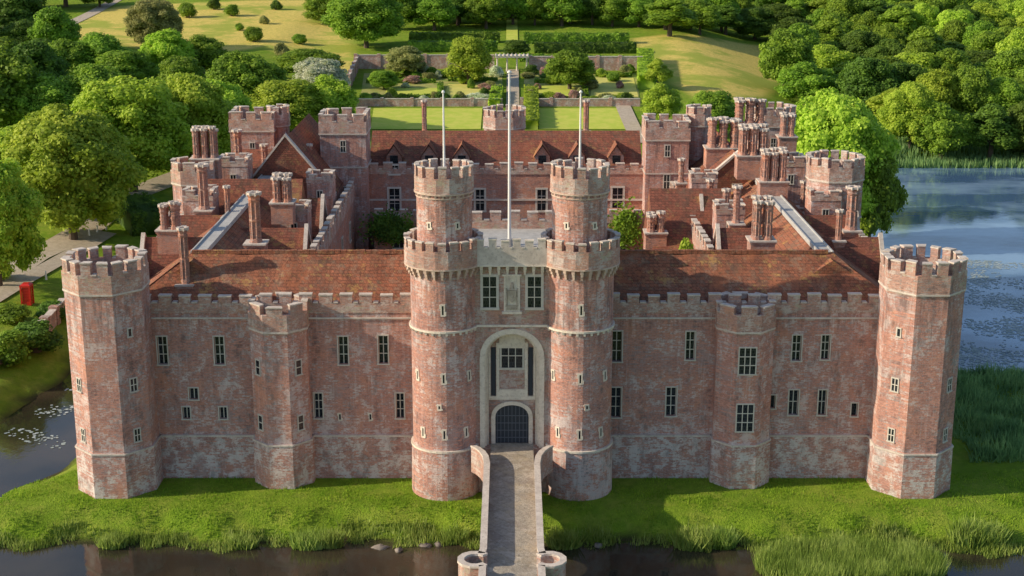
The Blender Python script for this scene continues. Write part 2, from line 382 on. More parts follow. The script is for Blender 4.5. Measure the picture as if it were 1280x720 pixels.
def chimney(parent,px,yt,yb,Y,n=1,wpx=None,mat=None):
    x,_,zt0=P(px,yt,Y); zb=P(px,yb,Y)[2]-1.2
    s=ppm(Y,zt0); W=(wpx or 14)/s
    mb=MB(); r0=W/n*.5*.86; r0=min(r0,.66)
    hb=zb+(zt0-zb)*((.42 if n>1 else .34)+CR.uniform(-.04,.06))
    dep=max(.5,r0*1.2)
    rows=2 if n>=2 else 1
    dy=dep if rows==1 else dep*1.7
    mb.box(x-W/2-.08,x+W/2+.08,Y-dy-.05,Y+dy+.05,zb,hb-.3,0)
    mb.box(x-W/2-.16,x+W/2+.16,Y-dy-.13,Y+dy+.13,hb-.3,hb-.12,0)
    mb.box(x-W/2-.22,x+W/2+.22,Y-dy-.19,Y+dy+.19,hb-.12,hb,1)
    style=CR.randint(0,2)
    for rr in range(rows):
        yy=Y+(0 if rows==1 else (-r0*1.05 if rr==0 else r0*1.05))
        for k in range(n):
            cx=x-W/2+W*(k+.5)/n; r=r0*CR.uniform(.84,1.04); zt=zt0-(CR.uniform(0,.45) if n>1 else 0)
            zm=(hb+.35+zt-.8)/2
            mb.prism(octa(cx,yy,r*1.0),hb,hb+.35,0,octa(cx,yy,r*.8))
            mb.prism(octa(cx,yy,r*.70),hb+.35,zt-.8,0)
            if style!=2: mb.ring(octa(cx,yy,r*.86),octa(cx,yy,r*.68),zm-.08,zm+.08,0)
            if style==1:
                z=hb+.5
                while z<zt-1.0: mb.ring(octa(cx,yy,r*.8),octa(cx,yy,r*.68),z,z+.09,0); z+=.3
            else:
                for (z0,z1) in ((hb+.36,zm-.1),(zm+.1,zt-.82)):
                    for q in range(8):
                        a=2*PI*q/8+PI/8; rx=cx+math.cos(a)*r*.78; ry=yy+math.sin(a)*r*.78
                        mb.prism(circ(rx,ry,r*.13,4,a),z0,z1,0)
            mb.prism(octa(cx,yy,r*.78),zt-.8,zt-.6,0,octa(cx,yy,r*.95))
            mb.prism(octa(cx,yy,r*.84),zt-.6,zt-.42,0)
            mb.prism(octa(cx,yy,r*.86),zt-.42,zt-.18,0,octa(cx,yy,r*1.08))
            for q in range(8):
                a=2*PI*q/8+PI/8; mb.prism(circ(cx+math.cos(a)*r*1.1,yy+math.sin(a)*r*1.1,r*.16,4,a),zt-.25,zt+.02,1)
            mb.ring(octa(cx,yy,r*1.1),octa(cx,yy,r*.6),zt-.18,zt,1)
    return mb.build('chimney',[M['chim'],M['coping']],parent)
# ------------------------------------------------------------------ towers
def tower(root,cx,cy,apo,zb,zt,zp,zm,plinth=True,proj=.25,per=2,n=8,mat=None,th=.5,strings=(),mw=1.,gap=.5):
    br=mat or M['brick']
    mb=MB(); mb.prism(octa(cx,cy,apo,n),zb,zt); w=mb.build('wall',br,root)
    if plinth:
        mb=MB(); mb.prism(octa(cx,cy,apo+.18,n),zb-.5,3.55,0,octa(cx,cy,apo+.12,n)); mb.build('plinth',M['plinth'],root)
        mb=MB(); mb.ring(octa(cx,cy,apo+.17,n),octa(cx,cy,apo-.02,n),3.55,3.68); mb.build('string_course',M['coping'],root)
    for z in strings:
        mb=MB(); mb.ring(octa(cx,cy,apo+.1,n),octa(cx,cy,apo-.02,n),z,z+.14); mb.build('string_course',M['coping'],root)
    mb=MB()
    po,pi_=octa(cx,cy,apo+proj,n),octa(cx,cy,apo+proj-th,n)
    mb.ring(octa(cx,cy,apo+proj*.5,n),octa(cx,cy,apo-.05,n),zt-.24,zt-.12,0)
    mb.ring(octa(cx,cy,apo+proj+.03,n),octa(cx,cy,apo-.05,n),zt-.12,zt+.02,1)
    battlement(mb,po,pi_,zt+.02,zp,zm,True,mw,gap,per)
    mb.build('battlement',BM,root)
    mb=MB(); mb.prism(octa(cx,cy,apo+proj-th-.01,n),zt-.05,zt+.16); mb.build('roof',M['lead'],root)
def facet_window(root,cx,cy,apo,a,z,w,h,nx=2,nz=1,off=0):
    c=(cx+math.sin(a)*apo+math.cos(a)*off, cy-math.cos(a)*apo+math.sin(a)*off, z)
    return window(root,c,a,w,h,nx,nz,0.)
for s,lab in ((-1,'octagonal brick corner tower at the front left of the castle beside the dark moat'),(1,'octagonal brick corner tower at the front right of the castle, beside the reeds')):
    cx,cy,apo=(-31.1 if s<0 else 31.45),-1.2,2.93
    t=thing('corner_tower',(cx,cy,0),lab,'castle tower')
    tower(t,cx,cy,apo,-1.8,16.4,17.85,18.85,proj=.07,th=.5,mw=1.,gap=.6)
    for a in (-45,45):
        A=math.radians(a)
        facet_window(t,cx,cy,apo,A,9.0,.5,1.0,2,2); facet_window(t,cx,cy,apo,A,4.9,.45,1.0,2,2)
    facet_window(t,cx,cy,apo,math.radians(45 if s<0 else -45),13.2,.25,.6,1,1)
def side(px,yt,Y,X,apo,name,lab,zb=6,per=2,n=8,d1=1.0,d2=2.2,mat=None,win=()):
    zm=P(px,yt,Y)[2]
    t=thing(name,(X,Y,0),lab,'castle tower')
    tower(t,X,Y,apo,-.5,zm-d2,zm-d1+.1,zm,False,.1,per,n,mat,.38,strings=(zm-6,))
    for (a,dz,w,h) in win: facet_window(t,X,Y,apo,math.radians(a),zm-dz,w,h,2,2)
    return t
side(1029,193,29,31.2,2.55,'side_tower','octagonal battlemented tower halfway along the right side of the castle, against the lake',win=((-45,5,.5,1.1),(0,4.6,.4,1.),))
side(232,199,33,-31.7,2.0,'side_tower','octagonal battlemented tower halfway along the left side of the castle, near the dark hedge',per=1,win=((45,5,.5,1.1),))
side(318,136,58,-29.9,2.5,'rear_tower','square battlemented tower at the rear left corner of the castle, among chimney stacks',n=4,per=3,win=((0,4.2,.5,1.2),(0,7.5,.5,1.2)))
side(347,132,58,-27.2,1.2,'stair_turret','slim stair turret attached to the rear left corner tower',n=8,per=1)
side(965,131,61,30.6,2.7,'rear_tower','battlemented corner tower at the rear right of the castle, behind the clustered chimneys',win=((0,4.2,.5,1.2),))
side(436,138,50,-18.5,2.5,'rear_tower','tall square battlemented tower rising left of the long rear roof',n=4,per=3,win=((0,3.6,.5,1.2),(0,9,.7,1.8)))
side(826,146,49.5,17.0,2.35,'rear_tower','square battlemented tower rising right of the long rear roof',n=4,per=3,win=((0,3.4,.5,1.2),(0,6.8,.6,1.5),(0,11,.8,1.6)))
side(866,131,52,20.9,1.25,'stair_turret','slim stair turret standing against the right square tower',n=8,per=1,win=())
side(630,134,60.5,-.9,2.4,'rear_turret','low battlemented turret over the middle of the rear roof, behind the tall flagpole',per=2)
# ------------------------------------------------------------------ front wings
WIN_L=[(203,438,.75,2.3,2,3),(274,438,.75,2.3,2,3),(242,492,.7,.95,2,1),(233,516,.6,1.0,2,1),(279,516,.6,1.0,2,1),(429,438,.75,2.3,2,3),(479,437,.75,2.3,2,3),(398,507,.65,2.1,2,3),(500,507,.65,2.1,2,3)]
WIN_R=[(771,433,.8,2.5,2,3),(863,432,.7,2.3,2,3),(770,503,.8,2.5,2,3),(839,502,.8,2.4,2,3),(996,435,.7,2.1,2,3),(1032,434,.65,2.0,2,3),(992,503,.75,2.1,2,2),(1028,503,.65,2.1,2,2),(1068,512,.5,1.1,1,1),(966,502,.4,1.1,1,1)]
wings={}
for s,wins in ((-1,WIN_L),(1,WIN_R)):
    sd='left' if s<0 else 'right'
    t=thing('castle_wing',(18.5*s,4,0),'long front wing, red tiled roof over pink brick wall, %s of the gatehouse'%sd,'castle wing')
    wings[s]=t
    xa,xb=(-29.2,-7.3) if s<0 else (7.3,29.2)
    mb=MB(); holes=[]
    for px,py,w,h,nx,nz in wins:
        x,_,z=P(px,py,0); holes.append((x-w/2,x+w/2,z-h/2,z+h/2))
    wall_holes(mb,xa,xb,-1.2,13.8,0,holes,.42)
    mb.box(xa,xb,.42,9,-1.2,13.5)
    mb.add([(xa,0,13.8),(xb,0,13.8),(xb,.6,13.8),(xa,.6,13.8)],[(0,1,2,3)])
    mb.build('wall',M['brick'],t)
    mb=MB(); mb.box(xa,xb,-.18,.02,-1.4,3.55); mb.build('plinth',M['plinth'],t)
    mb=MB(); mb.box(xa,xb,-.23,.01,3.55,3.68); mb.build('string_course',M['coping'],t)
    mb=MB(); mb.box(xa,xb,-.1,.01,13.3,13.44); mb.build('string_course',M['coping'],t)
    for px,py,w,h,nx,nz in wins:
        x,_,z=P(px,py,0); window(t,(x,0,z),0,w,h,nx,nz,.3)
    for px,py in (((425,521),(463,521)) if s<0 else ()):
        x,_,z=P(px,py,0); slit(t,(x,0,z),0,.26,.7)
    mb=MB(); battlement(mb,[(xa,-.06),(xb,-.06)],[(xa,.36),(xb,.36)],13.8,14.6,15.3,False,.95,.65); mb.build('battlement',BM,t)
    mb=MB(); battlement(mb,[(xa,8.9),(xb,8.9)],[(xa,9.3),(xb,9.3)],13.0,14.2,14.9,False,1.0,.8); mb.build('battlement',BM,t)
    x0,x1=(-31.3,-7.5) if s<0 else (7.5,31.3)
    nxr=60; nyr=8; V=[];Fq=[]
    a_,b_=(x0+5.5,x1) if s<0 else (x0,x1-5.5)
    for side_ in (0,1):
        for j in range(nyr+1):
            t_=j/nyr
            for i in range(nxr+1):
                xl=x0+(a_-x0)*t_; xr=x1+(b_-x1)*t_; x=xl+(xr-xl)*i/nxr
                y=.85+4*t_ if side_==0 else 8.85-4*t_
                z=13.55+3.95*t_-.10*math.sin(PI*t_)+.06*math.sin(x*1.1+t_*3)+.04*math.sin(x*2.7)
                V.append((x,y,z))
    mb=MB(); Fs=[]
    for side_ in (0,1):
        o_=side_*(nxr+1)*(nyr+1)
        for j in range(nyr):
            for i in range(nxr):
                k=o_+j*(nxr+1)+i; Fs.append((k,k+1,k+nxr+2,k+nxr+1))
    mb.add(V,Fs)
    e=-31.3 if s<0 else 31.3; mb.add([(e,.85,13.55),(e,8.85,13.55),(e-5.5*s,4.85,17.5)],[(0,1,2)])
    mb.build('roof',M['roof'],t)
    mb=MB(); k=a_
    while k<b_-.5:
        mb.box(k,k+.47,4.68,5.02,17.38,17.64+random.uniform(0,.04)); k+=.5
    mb.build('ridge_tile',M['roof'],t)
    cx=18.15*s
    m2=thing('wall_turret',(cx,0,0),'half octagonal battlemented turret projecting from the middle of the %s front wall'%sd,'castle turret')
    tower(m2,cx,-.05,2.2,-1.2,12.9,14.25,14.95,True,.07,per=1,th=.42,mw=1.2,gap=.6)
    if s<0:
        for a in (-45,45):
            A=math.radians(a)
            facet_window(m2,cx,-.05,2.2,A,P(326,459,-1.6)[2],.45,1.15,1,2); facet_window(m2,cx,-.05,2.2,A,P(326,528,-1.6)[2],.45,1.15,1,2)
    else:
        for py,h in ((451,2.1),(522,2.2)):
            facet_window(m2,cx,-.05,2.2,0,P(932,py,-2.2)[2],1.25,h,3,3)
for s in (-1,1):
    t=thing('castle_wing',(25.5*s,28,0),'long side wing on the %s of the castle with lead capped ridge and clustered chimneys'%('left' if s<0 else 'right'),'castle wing')
    wings[s*2]=t
    x0,x1=sorted((32.4*s,17.4*s))
    mb=MB(); mb.box(x0,x1,9.4,61,-1,13.2); mb.box(*sorted((32.4*s,29.3*s)),1.9,9.39,-1,13.25)
    mb.build('wall',M['brick2'],t)
    mb=MB(); xo=32.45*s; xi=32.0*s
    battlement(mb,[(xo,2.2),(xo,60)],[(xi,2.2),(xi,60)],13.25,14.5,15.3,False,1.05,.8); mb.build('battlement',BM,t)
    mb=MB(); xo=17.35*s; xi=17.8*s
    battlement(mb,[(xo,9.7),(xo,47)],[(xi,9.7),(xi,47)],13.2,14.6,15.4,False,1.05,.8); mb.build('battlement',BM,t)
    mb=roof_mesh(*sorted((31.5*s,20*s)),3.5,40,13.3,17.1,'y',0,0,rc=25.6*s); mb.build('roof',M['roof'],t)
    mb=MB(); mb.box(25.6*s-.55,25.6*s+.55,6,39.9,16.8,17.16); mb.box(25.6*s-.62,25.6*s-.5,6,39.9,17.0,17.28); mb.box(25.6*s+.5,25.6*s+.62,6,39.9,17.0,17.28)
    mb.build('ridge_walk',M['lead'],t)
    for (yy,xc,hw,zr) in ((14,29,2.2,16.6),(23,29,2.2,16.6),(18.5,21.6,2.2,16.4),(30,21.6,2.4,16.8)):
        xe=xc+2.9 if xc>25 else xc-2.9
        a,b=sorted((xe*s,25.8*s))
        g=roof_mesh(a,b,yy-hw,yy+hw,13.4,zr,'x').build('gable',[M['roofd']],t)
        mb=MB(); e=xe*s; d_=.35*(1 if (xe>25)==(s>0) else -1)
        for (ya,yb) in ((yy-hw-.1,yy),(yy,yy+hw+.1)):
            za,zb=(13.4,zr) if ya<yy-.01 else (zr,13.4)
            mb.add([(e,ya,za),(e,yb,zb),(e,yb,zb+.4),(e,ya,za+.4),(e+d_,ya,za),(e+d_,yb,zb),(e+d_,yb,zb+.4),(e+d_,ya,za+.4)],[(0,1,2,3),(4,5,6,7),(3,2,6,7),(0,1,5,4)],1)
        mb.add([(e+d_*.5,yy-hw,13.2),(e+d_*.5,yy+hw,13.2),(e+d_*.5,yy,zr)],[(0,1,2)],0)
        mb.build('gable_end',[M['brick2'],M['coping']],t)
    zr=21.2 if s<0 else 19.4; xc=23.6*s; hw=5.0; Yg=40
    mb=MB(); mb.add([(xc-hw,Yg,13.3),(xc+hw,Yg,13.3),(xc+hw,Yg,15.0),(xc,Yg,zr+.1),(xc-hw,Yg,15.0),(xc-hw,Yg+.5,13.3),(xc+hw,Yg+.5,13.3),(xc+hw,Yg+.5,15.0),(xc,Yg+.5,zr+.1),(xc-hw,Yg+.5,15.0)],
        [(0,1,2,3,4),(9,8,7,6,5),(1,6,7,2),(0,4,9,5)],0)
    for a,b in (((xc-hw-.1,14.95),(xc,zr+.05)),((xc,zr+.05),(xc+hw+.1,14.95))):
        mb.add([(a[0],Yg-.12,a[1]),(b[0],Yg-.12,b[1]),(b[0],Yg-.12,b[1]+.3),(a[0],Yg-.12,a[1]+.3),(a[0],Yg+.6,a[1]),(b[0],Yg+.6,b[1]),(b[0],Yg+.6,b[1]+.3),(a[0],Yg+.6,a[1]+.3)],
            [(0,1,2,3),(3,2,6,7),(4,5,6,7),(0,1,5,4)],1)
    mb.build('gable_end',[M['roofd'],M['coping']],t)
    window(t,(xc,Yg,15.6),0,.9,1.2,2,2)
    roof_mesh(xc-hw,xc+hw,Yg+.5,58,14.9,zr-.1,'y').build('roof',M['roofd'],t)
    mb=MB(); mb.box(xc-hw,xc+hw,Yg+.52,58,13.2,14.9); mb.build('upper_wall',M['brick2'],t)
    roof_mesh(*sorted((18*s,31.8*s)),47,60.5,13.5,17.6,'x').build('roof',M['roofd'],t)
    for (bx,by,bw,bz) in ((29.8,27,1.4,17.4),(20.4,24.5,1.3,16.6),(28.6,38.5,1.5,18.6),(19.6,37,1.3,17.2)):
        mb=MB(); mb.box(bx*s-bw,bx*s+bw,by-bw,by+bw,13,bz); mb.build('upper_wall',M['brick'],t)
        mb=MB(); battlement(mb,octa(bx*s,by,bw+.05,4),octa(bx*s,by,bw-.3,4),bz,bz+.45,bz+1.0,True,.6,.4,2); mb.build('battlement',BM,t)
        window(t,(bx*s,by-bw,bz-1.3),0,.5,.9,2,1)
    for yy in (14,21,28,35,42):
        window(t,(17.4*s,yy,10.6),PI/2*(-s),1.0,1.9,2,2,0,sur=.15)
t=wings[2]
roof_mesh(13.5,21.5,24.5,37,11.2,17.6,'x').build('roof',M['roofd'],t)
mb=MB(); mb.box(13.6,17.3,25.2,36.5,-1,11.3); mb.build('wall',M['brick2'],t)
t=wings[-2]
roof_mesh(-30.5,-20.5,27,34,13.4,18.6,'x').build('roof',M['roofd'],t)
t=thing('rear_range',(0,55,0),'long rear range of the castle with brown tiled roof, dormers and brick courtyard front','castle range')
mb=MB(); holes=[]
RW=[(493,250,1.2,2.6),(535,250,1.0,2.4),(600,250,1.0,2.4),(677,250,1.0,2.4),(772,249,1.2,2.6),(735,250,1.0,2.2),(493,212,.9,.9),(735,283,1.0,1.6),(520,292,1,1.6)]
for px,py,w,h in RW:
    x,_,z=P(px,py,50); holes.append((x-w/2,x+w/2,z-h/2,z+h/2))
wall_holes(mb,-16.1,14.7,-1,15.4,50,holes,.4); mb.box(-16.1,14.7,50.4,61,-1,15.3)
mb.build('wall',M['brick2'],t)
for px,py,w,h in RW:
    x,_,z=P(px,py,50); window(t,(x,50,z),0,w,h,2,3,.28,sur=.2)
mb=MB(); battlement(mb,[(-16.1,49.9),(14.7,49.9)],[(-16.1,50.4),(14.7,50.4)],15.4,16.0,16.7,False,.9,.7); mb.build('battlement',BM,t)
mb=MB(); mb.box(-16.1,14.7,49.85,50,12.4,12.6); mb.build('string_course',M['coping'],t)
roof_mesh(-16.1,14.7,50.9,61,15.4,19.4,'x').build('roof',M['roofd'],t)
for px in (492,536,577,678,722,771):
    x,_,z=P(px,190,51.6)
    mb=MB(); w=.85; y=51.9
    mb.add([(x-w,y,16.0),(x+w,y,16.0),(x+w,y,17.1),(x,y,18.3),(x-w,y,17.1)],[(0,1,2,3,4)],1)
    mb.add([(x-w-.2,y-.25,16.95),(x,y-.25,18.5),(x,y+3.2,18.5),(x-w-.2,y+3.2,16.95)],[(0,1,2,3)],0)
    mb.add([(x+w+.2,y-.25,16.95),(x,y-.25,18.5),(x,y+3.2,18.5),(x+w+.2,y+3.2,16.95)],[(0,1,2,3)],0)
    mb.add([(x-w,y,16),(x-w,y+3,16),(x-w,y+3,17.1),(x-w,y,17.1)],[(0,1,2,3)],1); mb.add([(x+w,y,16),(x+w,y+3,16),(x+w,y+3,17.1),(x+w,y,17.1)],[(0,1,2,3)],1)
    d=mb.build('dormer',[M['roof'],M['brick2']],t)
    pb=MB(); pb.box(x-.45,x+.45,y-.04,y-.01,16.3,17.2); pb.build('pane',M['glass'],d)
for px in (530,733): chimney(t,px,125,170,59,1,9)
for a,b,yy,z in ((-15,-9.5,44,11.2),(9,14.2,42,11.6)):
    mb=MB(); mb.box(a,b,yy,49.8,-1,z); mb.build('porch_block',M['brick2'],t)
    mb=MB(); battlement(mb,[(a,yy-.05),(b,yy-.05)],[(a,yy+.4),(b,yy+.4)],z,z+.8,z+1.5,False,.8,.6); mb.build('battlement',BM,t)
    window(t,((a+b)/2,yy,9.3),0,1.2,1.8,2,2,0,sur=.18)
L,R=wings[-2],wings[2]
chimney(wings[-1],228,284,372,3.2,1,17); chimney(wings[-1],317,240,318,7,1,22)
chimney(L,211,249,300,14,2,27); chimney(L,352,217,262,22,2,25); chimney(L,255,157,215,34,3,32); chimney(L,296,162,200,50,1,13)
chimney(L,252,205,270,24,1,18); chimney(L,330,180,215,44,1,12); chimney(L,283,232,272,22,1,10); chimney(L,386,180,212,46,1,10)
chimney(R,905,146,195,45,3,42); chimney(R,942,155,208,38,3,38); chimney(R,968,184,235,30,3,33); chimney(R,938,122,160,56,3,40)
chimney(R,922,232,290,22,1,15); chimney(R,1067,233,295,22,1,19); chimney(R,820,262,295,27,2,24); chimney(R,880,215,245,42,2,22)
chimney(wings[1],954,245,322,8,2,28); chimney(R,908,236,280,28,1,13); chimney(R,985,140,175,52,2,20)
chimney(R,888,224,262,34,1,11); chimney(R,1006,226,262,34,1,11); chimney(R,1050,262,305,14,1,11); chimney(R,852,198,232,42,1,10)
# ------------------------------------------------------------------ gatehouse
g=thing('gatehouse',(0,-2,0),'tall twin towered brick gatehouse with arched stone entrance in the middle of the castle front','gatehouse')
TX=5.17;TY=-2.0
def arch(hw,z0,zs,rise,n=14):
    pts=[(-hw,z0)]
    for k in range(n+1):
        a=PI*k/n; pts.append((-hw*math.cos(a),zs+rise*math.sin(a)**.85))
    pts.append((hw,z0)); return pts
for s in (-1,1):
    cx=TX*s
    mb=MB(); mb.prism(circ(cx,TY,2.56,40),-1.6,18.4); w=mb.build('tower',M['brick'],g)
    mb=MB(); mb.prism(circ(cx,TY,2.76,40),-1.8,3.9,0,circ(cx,TY,2.68,40)); mb.build('plinth',M['brick'],w)
    for z,rr in ((3.9,2.75),(13.5,2.72)):
        mb=MB(); mb.ring(circ(cx,TY,rr,40),circ(cx,TY,2.5,40),z,z+.15)
        if z>13:
            for k in range(30):
                a=2*PI*k/30; c=(cx+2.6*math.cos(a),TY+2.6*math.sin(a)); mb.prism(circ(c[0],c[1],.12,4),z-.2,z)
        mb.build('string_course',M['stone'],w)
    mb=MB(); nC=28
    for k in range(nC):
        a=2*PI*k/nC; ca,sa=math.cos(a),math.sin(a); tx,ty=-sa,ca
        for (r1,za,zb,hw) in ((2.72,17.65,17.9,.08),(2.84,17.9,18.15,.1),(2.96,18.15,18.4,.12)):
            q=[(cx+ca*2.5-tx*hw,TY+sa*2.5-ty*hw),(cx+ca*r1-tx*hw,TY+sa*r1-ty*hw),(cx+ca*r1+tx*hw,TY+sa*r1+ty*hw),(cx+ca*2.5+tx*hw,TY+sa*2.5+ty*hw)]
            mb.prism(q,za,zb)
    mb.ring(circ(cx,TY,3.02,40),circ(cx,TY,2.45,40),18.4,18.52)
    mb.build('corbel_table',M['corbel'],g)
    mb=MB(); battlement(mb,circ(cx,TY,3.0,20),circ(cx,TY,2.66,20),18.52,19.85,20.6,True,.6,.34,1)
    mb.build('battlement',BM,g)
    tx0=5.08*s
    mb=MB(); mb.prism(circ(tx0,TY,2.08,36),18.3,23.9); tu=mb.build('turret',M['brick'],g)
    mb=MB(); mb.ring(circ(tx0,TY,2.15,36),circ(tx0,TY,2.0,36),23.6,23.7); mb.ring(circ(tx0,TY,2.26,36),circ(tx0,TY,2.0,36),23.9,24.02)
    for k in range(24):
        a=2*PI*k/24; mb.prism(circ(tx0+2.1*math.cos(a),TY+2.1*math.sin(a),.1,4),23.7,23.9)
    mb.build('string_course',M['corbel'],tu)
    mb=MB(); battlement(mb,circ(tx0,TY,2.22,14),circ(tx0,TY,1.92,14),24.02,25.15,26.0,True,.6,.36,1); mb.build('battlement',BM,g)
    mb=MB(); mb.prism(circ(tx0,TY,1.91,24),23.8,24.3); mb.build('turret_roof',M['lead'],g)
    for (z,angs,h) in ((15.3,(0,),.95),(9.9,(-52,0,48),.9),(5.4,(-40,0,40),.9),(7.6,(-8,) if s<0 else (12,),.5),(21.6,(-30,30),.6)):
        r=2.56 if z<18 else 2.08; xx=cx if z<18 else tx0
        for a in angs:
            A=math.radians(a); slit(g,(xx+math.sin(A)*r,TY-math.cos(A)*r,z),A,.34,h)
YF=-2.95; YB=-1.95
mb=MB(); mb.box(-7.3,7.3,YB+1.2,9.3,-1.2,18.3); mb.box(-3.4,3.4,YB,YB+1.19,-1.2,18.28); mb.build('wall',M['brickp'],g)
mb=MB(); mb.box(-7.0,7.0,-.6,9.0,18.32,18.5); mb.box(-3.2,3.2,YF-.1,-.61,18.3,18.49); mb.build('roof',M['lead'],g)
for po,pi_ in (([(7.3,1.2),(7.3,9.3)],[(6.9,1.2),(6.9,9.3)]),([(-7.3,9.3),(-7.3,1.2)],[(-6.9,9.3),(-6.9,1.2)]),([(6.9,9.3),(-6.9,9.3)],[(6.9,8.9),(-6.9,8.9)])):
    mb=MB(); battlement(mb,po,pi_,18.3,19.2,20.0,False,.9,.7); mb.build('battlement',BM,g)
mb=MB(); battlement(mb,[(-2.75,YF-.55),(2.75,YF-.55)],[(-2.75,YF-.19),(2.75,YF-.19)],18.52,19.8,20.55,False,.6,.38); mb.build('battlement',[M['coping'],M['stone']],g)
mb=MB()
for k in range(8):
    x=-2.3+k*.655
    for (yo,za,zb,hw) in ((YF-.15,17.65,17.9,.08),(YF-.29,17.9,18.15,.1),(YF-.45,18.15,18.4,.12)): mb.box(x-hw,x+hw,yo,YF+.1,za,zb)
mb.box(-2.75,2.75,YF-.59,YF-.11,18.4,18.52); mb.build('corbel_table',M['stone'],g)
HW=2.08; ap=arch(HW,3.75,10.9,2.1)
mb=MB()
top=18.4
for i in range(len(ap)-1):
    a,b=ap[i],ap[i+1]
    if abs(a[0]-b[0])<1e-6: continue
    mb.add([(a[0],YF,a[1]),(b[0],YF,b[1]),(b[0],YF,top),(a[0],YF,top)],[(0,1,2,3)])
mb.add([(-3.3,YF,3.75),(-HW,YF,3.75),(-HW,YF,top),(-3.3,YF,top)],[(0,1,2,3)])
mb.add([(HW,YF,3.75),(3.3,YF,3.75),(3.3,YF,top),(HW,YF,top)],[(0,1,2,3)])
mb.box(-3.3,3.3,YF,YB-.01,-1.2,3.7)
mb.build('gate_wall',M['brickp'],g)
mb=MB()
for i in range(len(ap)-1):
    a,b=ap[i],ap[i+1]; mb.add([(a[0],YF,a[1]),(b[0],YF,b[1]),(b[0],YB+.01,b[1]),(a[0],YB+.01,a[1])],[(0,1,2,3)])
def band(mb,pi_,po,y0,y1,mi=0):
    for i in range(len(pi_)-1):
        a,b,c,d=pi_[i],pi_[i+1],po[i+1],po[i]
        mb.add([(a[0],y0,a[1]),(b[0],y0,b[1]),(c[0],y0,c[1]),(d[0],y0,d[1]),(a[0],y1,a[1]),(b[0],y1,b[1]),(c[0],y1,c[1]),(d[0],y1,d[1])],[(0,1,2,3),(0,1,5,4),(3,2,6,7)],mi)
band(mb,ap,arch(HW+.4,3.75,10.9,2.5),YF-.1,YF+.05)
band(mb,arch(HW-.14,3.75,10.9,1.96),arch(HW+.02,3.75,10.9,2.12),YF+.22,YF+.5)
band(mb,arch(HW-.26,3.75,10.9,1.84),arch(HW,3.75,10.9,2.1),YF+.55,YF+.99)
mb.build('arch_surround',M['stone'],g)
y0=YB+.005
mb=MB()
da=arch(1.3,3.75,5.9,1.05); do=arch(1.62,3.75,5.9,1.35)
band(mb,da,do,YB-.24,y0)
mb.box(-1.8,1.8,YB-.14,y0,7.35,7.65)
mb.box(-1.8,-1.66,YB-.12,y0,7.65,11.6); mb.box(1.66,1.8,YB-.12,y0,7.65,11.6)
for x in (-1.1,1.1): mb.box(x-.12,x+.12,YB-.13,y0,7.65,12.0)
mb.box(-.98,.98,YB-.11,y0,11.55,12.75); mb.box(-.98,.98,YB-.11,y0,7.66,8.2)
mb.build('portal_stonework',M['stone'],g)
for s in (-1,1):
    mb=MB(); mb.box(s*1.44-.17,s*1.44+.17,YB-.1,YB-.005,7.7,11.6)
    mb.build('drawbridge_slot',M['wood'],g)
mb=MB(); n=len(da)
mb.add([(p[0],YB-.06,p[1]) for p in da],[tuple(range(n))])
dr=mb.build('door',M['wood'],g)
mb=MB()
for k in range(9):
    x=-1.16+k*.29; zt=5.9+1.05*math.sqrt(max(0,1-(x/1.3)**2))**.85-.08
    mb.box(x-.025,x+.025,YB-.1,YB-.065,3.8,zt)
for z in (4.2,4.8,5.4,6.0): mb.box(-1.22,1.22,YB-.12,YB-.101,z,z+.06)
mb.build('door_strap',M['iron'],dr)
_,_,zw=P(640,437,YB); window(g,(0,YB,zw),0,1.6,2.9,3,3,0,sur=.16)
for px in (612,668):
    x,_,z=P(px,365,YF); window(g,(x,YF,z),0,1.0,2.4,2,3,0,sur=.2)
_,_,zc=P(640,368,YF)
mb=MB()
mb.box(-.62,.62,YF-.07,YF+.02,zc-1.3,zc+1.45); mb.box(-.75,.75,YF-.22,YF+.01,zc-1.5,zc-1.3); mb.box(-.72,.72,YF-.2,YF+.01,zc+1.45,zc+1.6)
for x in (-.58,.48): mb.box(x,x+.1,YF-.16,YF-.071,zc-1.3,zc+1.45)
mb.box(-.3,-.22,YF-.13,YF-.071,zc+.95,zc+1.4); mb.box(.22,.3,YF-.13,YF-.071,zc+.95,zc+1.4)
cp=mb.build('carved_panel',M['stone'],g)
mb=MB()
sh=[(-.34,.35),(.34,.35),(.34,-.1),(.2,-.42),(0,-.6),(-.2,-.42),(-.34,-.1)]
mb.add([(a,YF-.2,zc+b) for a,b in sh]+[(a,YF-.07,zc+b) for a,b in sh],[tuple(range(7))]+[(i,(i+1)%7,7+(i+1)%7,7+i) for i in range(7)])
mb.cyl(0,YF-.12,.2,zc+.45,zc+.95,8,.08); mb.cyl(-.42,YF-.12,.09,zc-.9,zc+.5,6,.06); mb.cyl(.42,YF-.12,.09,zc-.9,zc+.5,6,.06)
mb.box(-.4,.4,YF-.16,YF-.071,zc-1.15,zc-.8)
mb.build('relief',M['relief'],cp)
mb=MB(); mb.box(-2.7,2.7,YF-.12,YF-.001,13.55,13.72); mb.build('string_course',M['stone'],g)
def flagpole(x,y,z0,z1,r,lab):
    t=thing('flagpole',(x,y,z0),lab,'flagpole')
    mb=MB(); mb.cyl(x,y,r*1.8,z0,z0+.5,10); mb.build('base',M['lead'],t)
    mb=MB(); mb.cyl(x,y,r,z0+.5,z1,10,r*.55); mb.build('pole',M['white'],t)
    mb=MB(); mb.cyl(x,y,.03,z1,z1+.06,8,r*1.3); mb.cyl(x,y,r*1.3,z1+.06,z1+.16,8,r*1.3); mb.cyl(x,y,r*1.3,z1+.16,z1+.26,8,.02); mb.build('finial',M['white'],t)
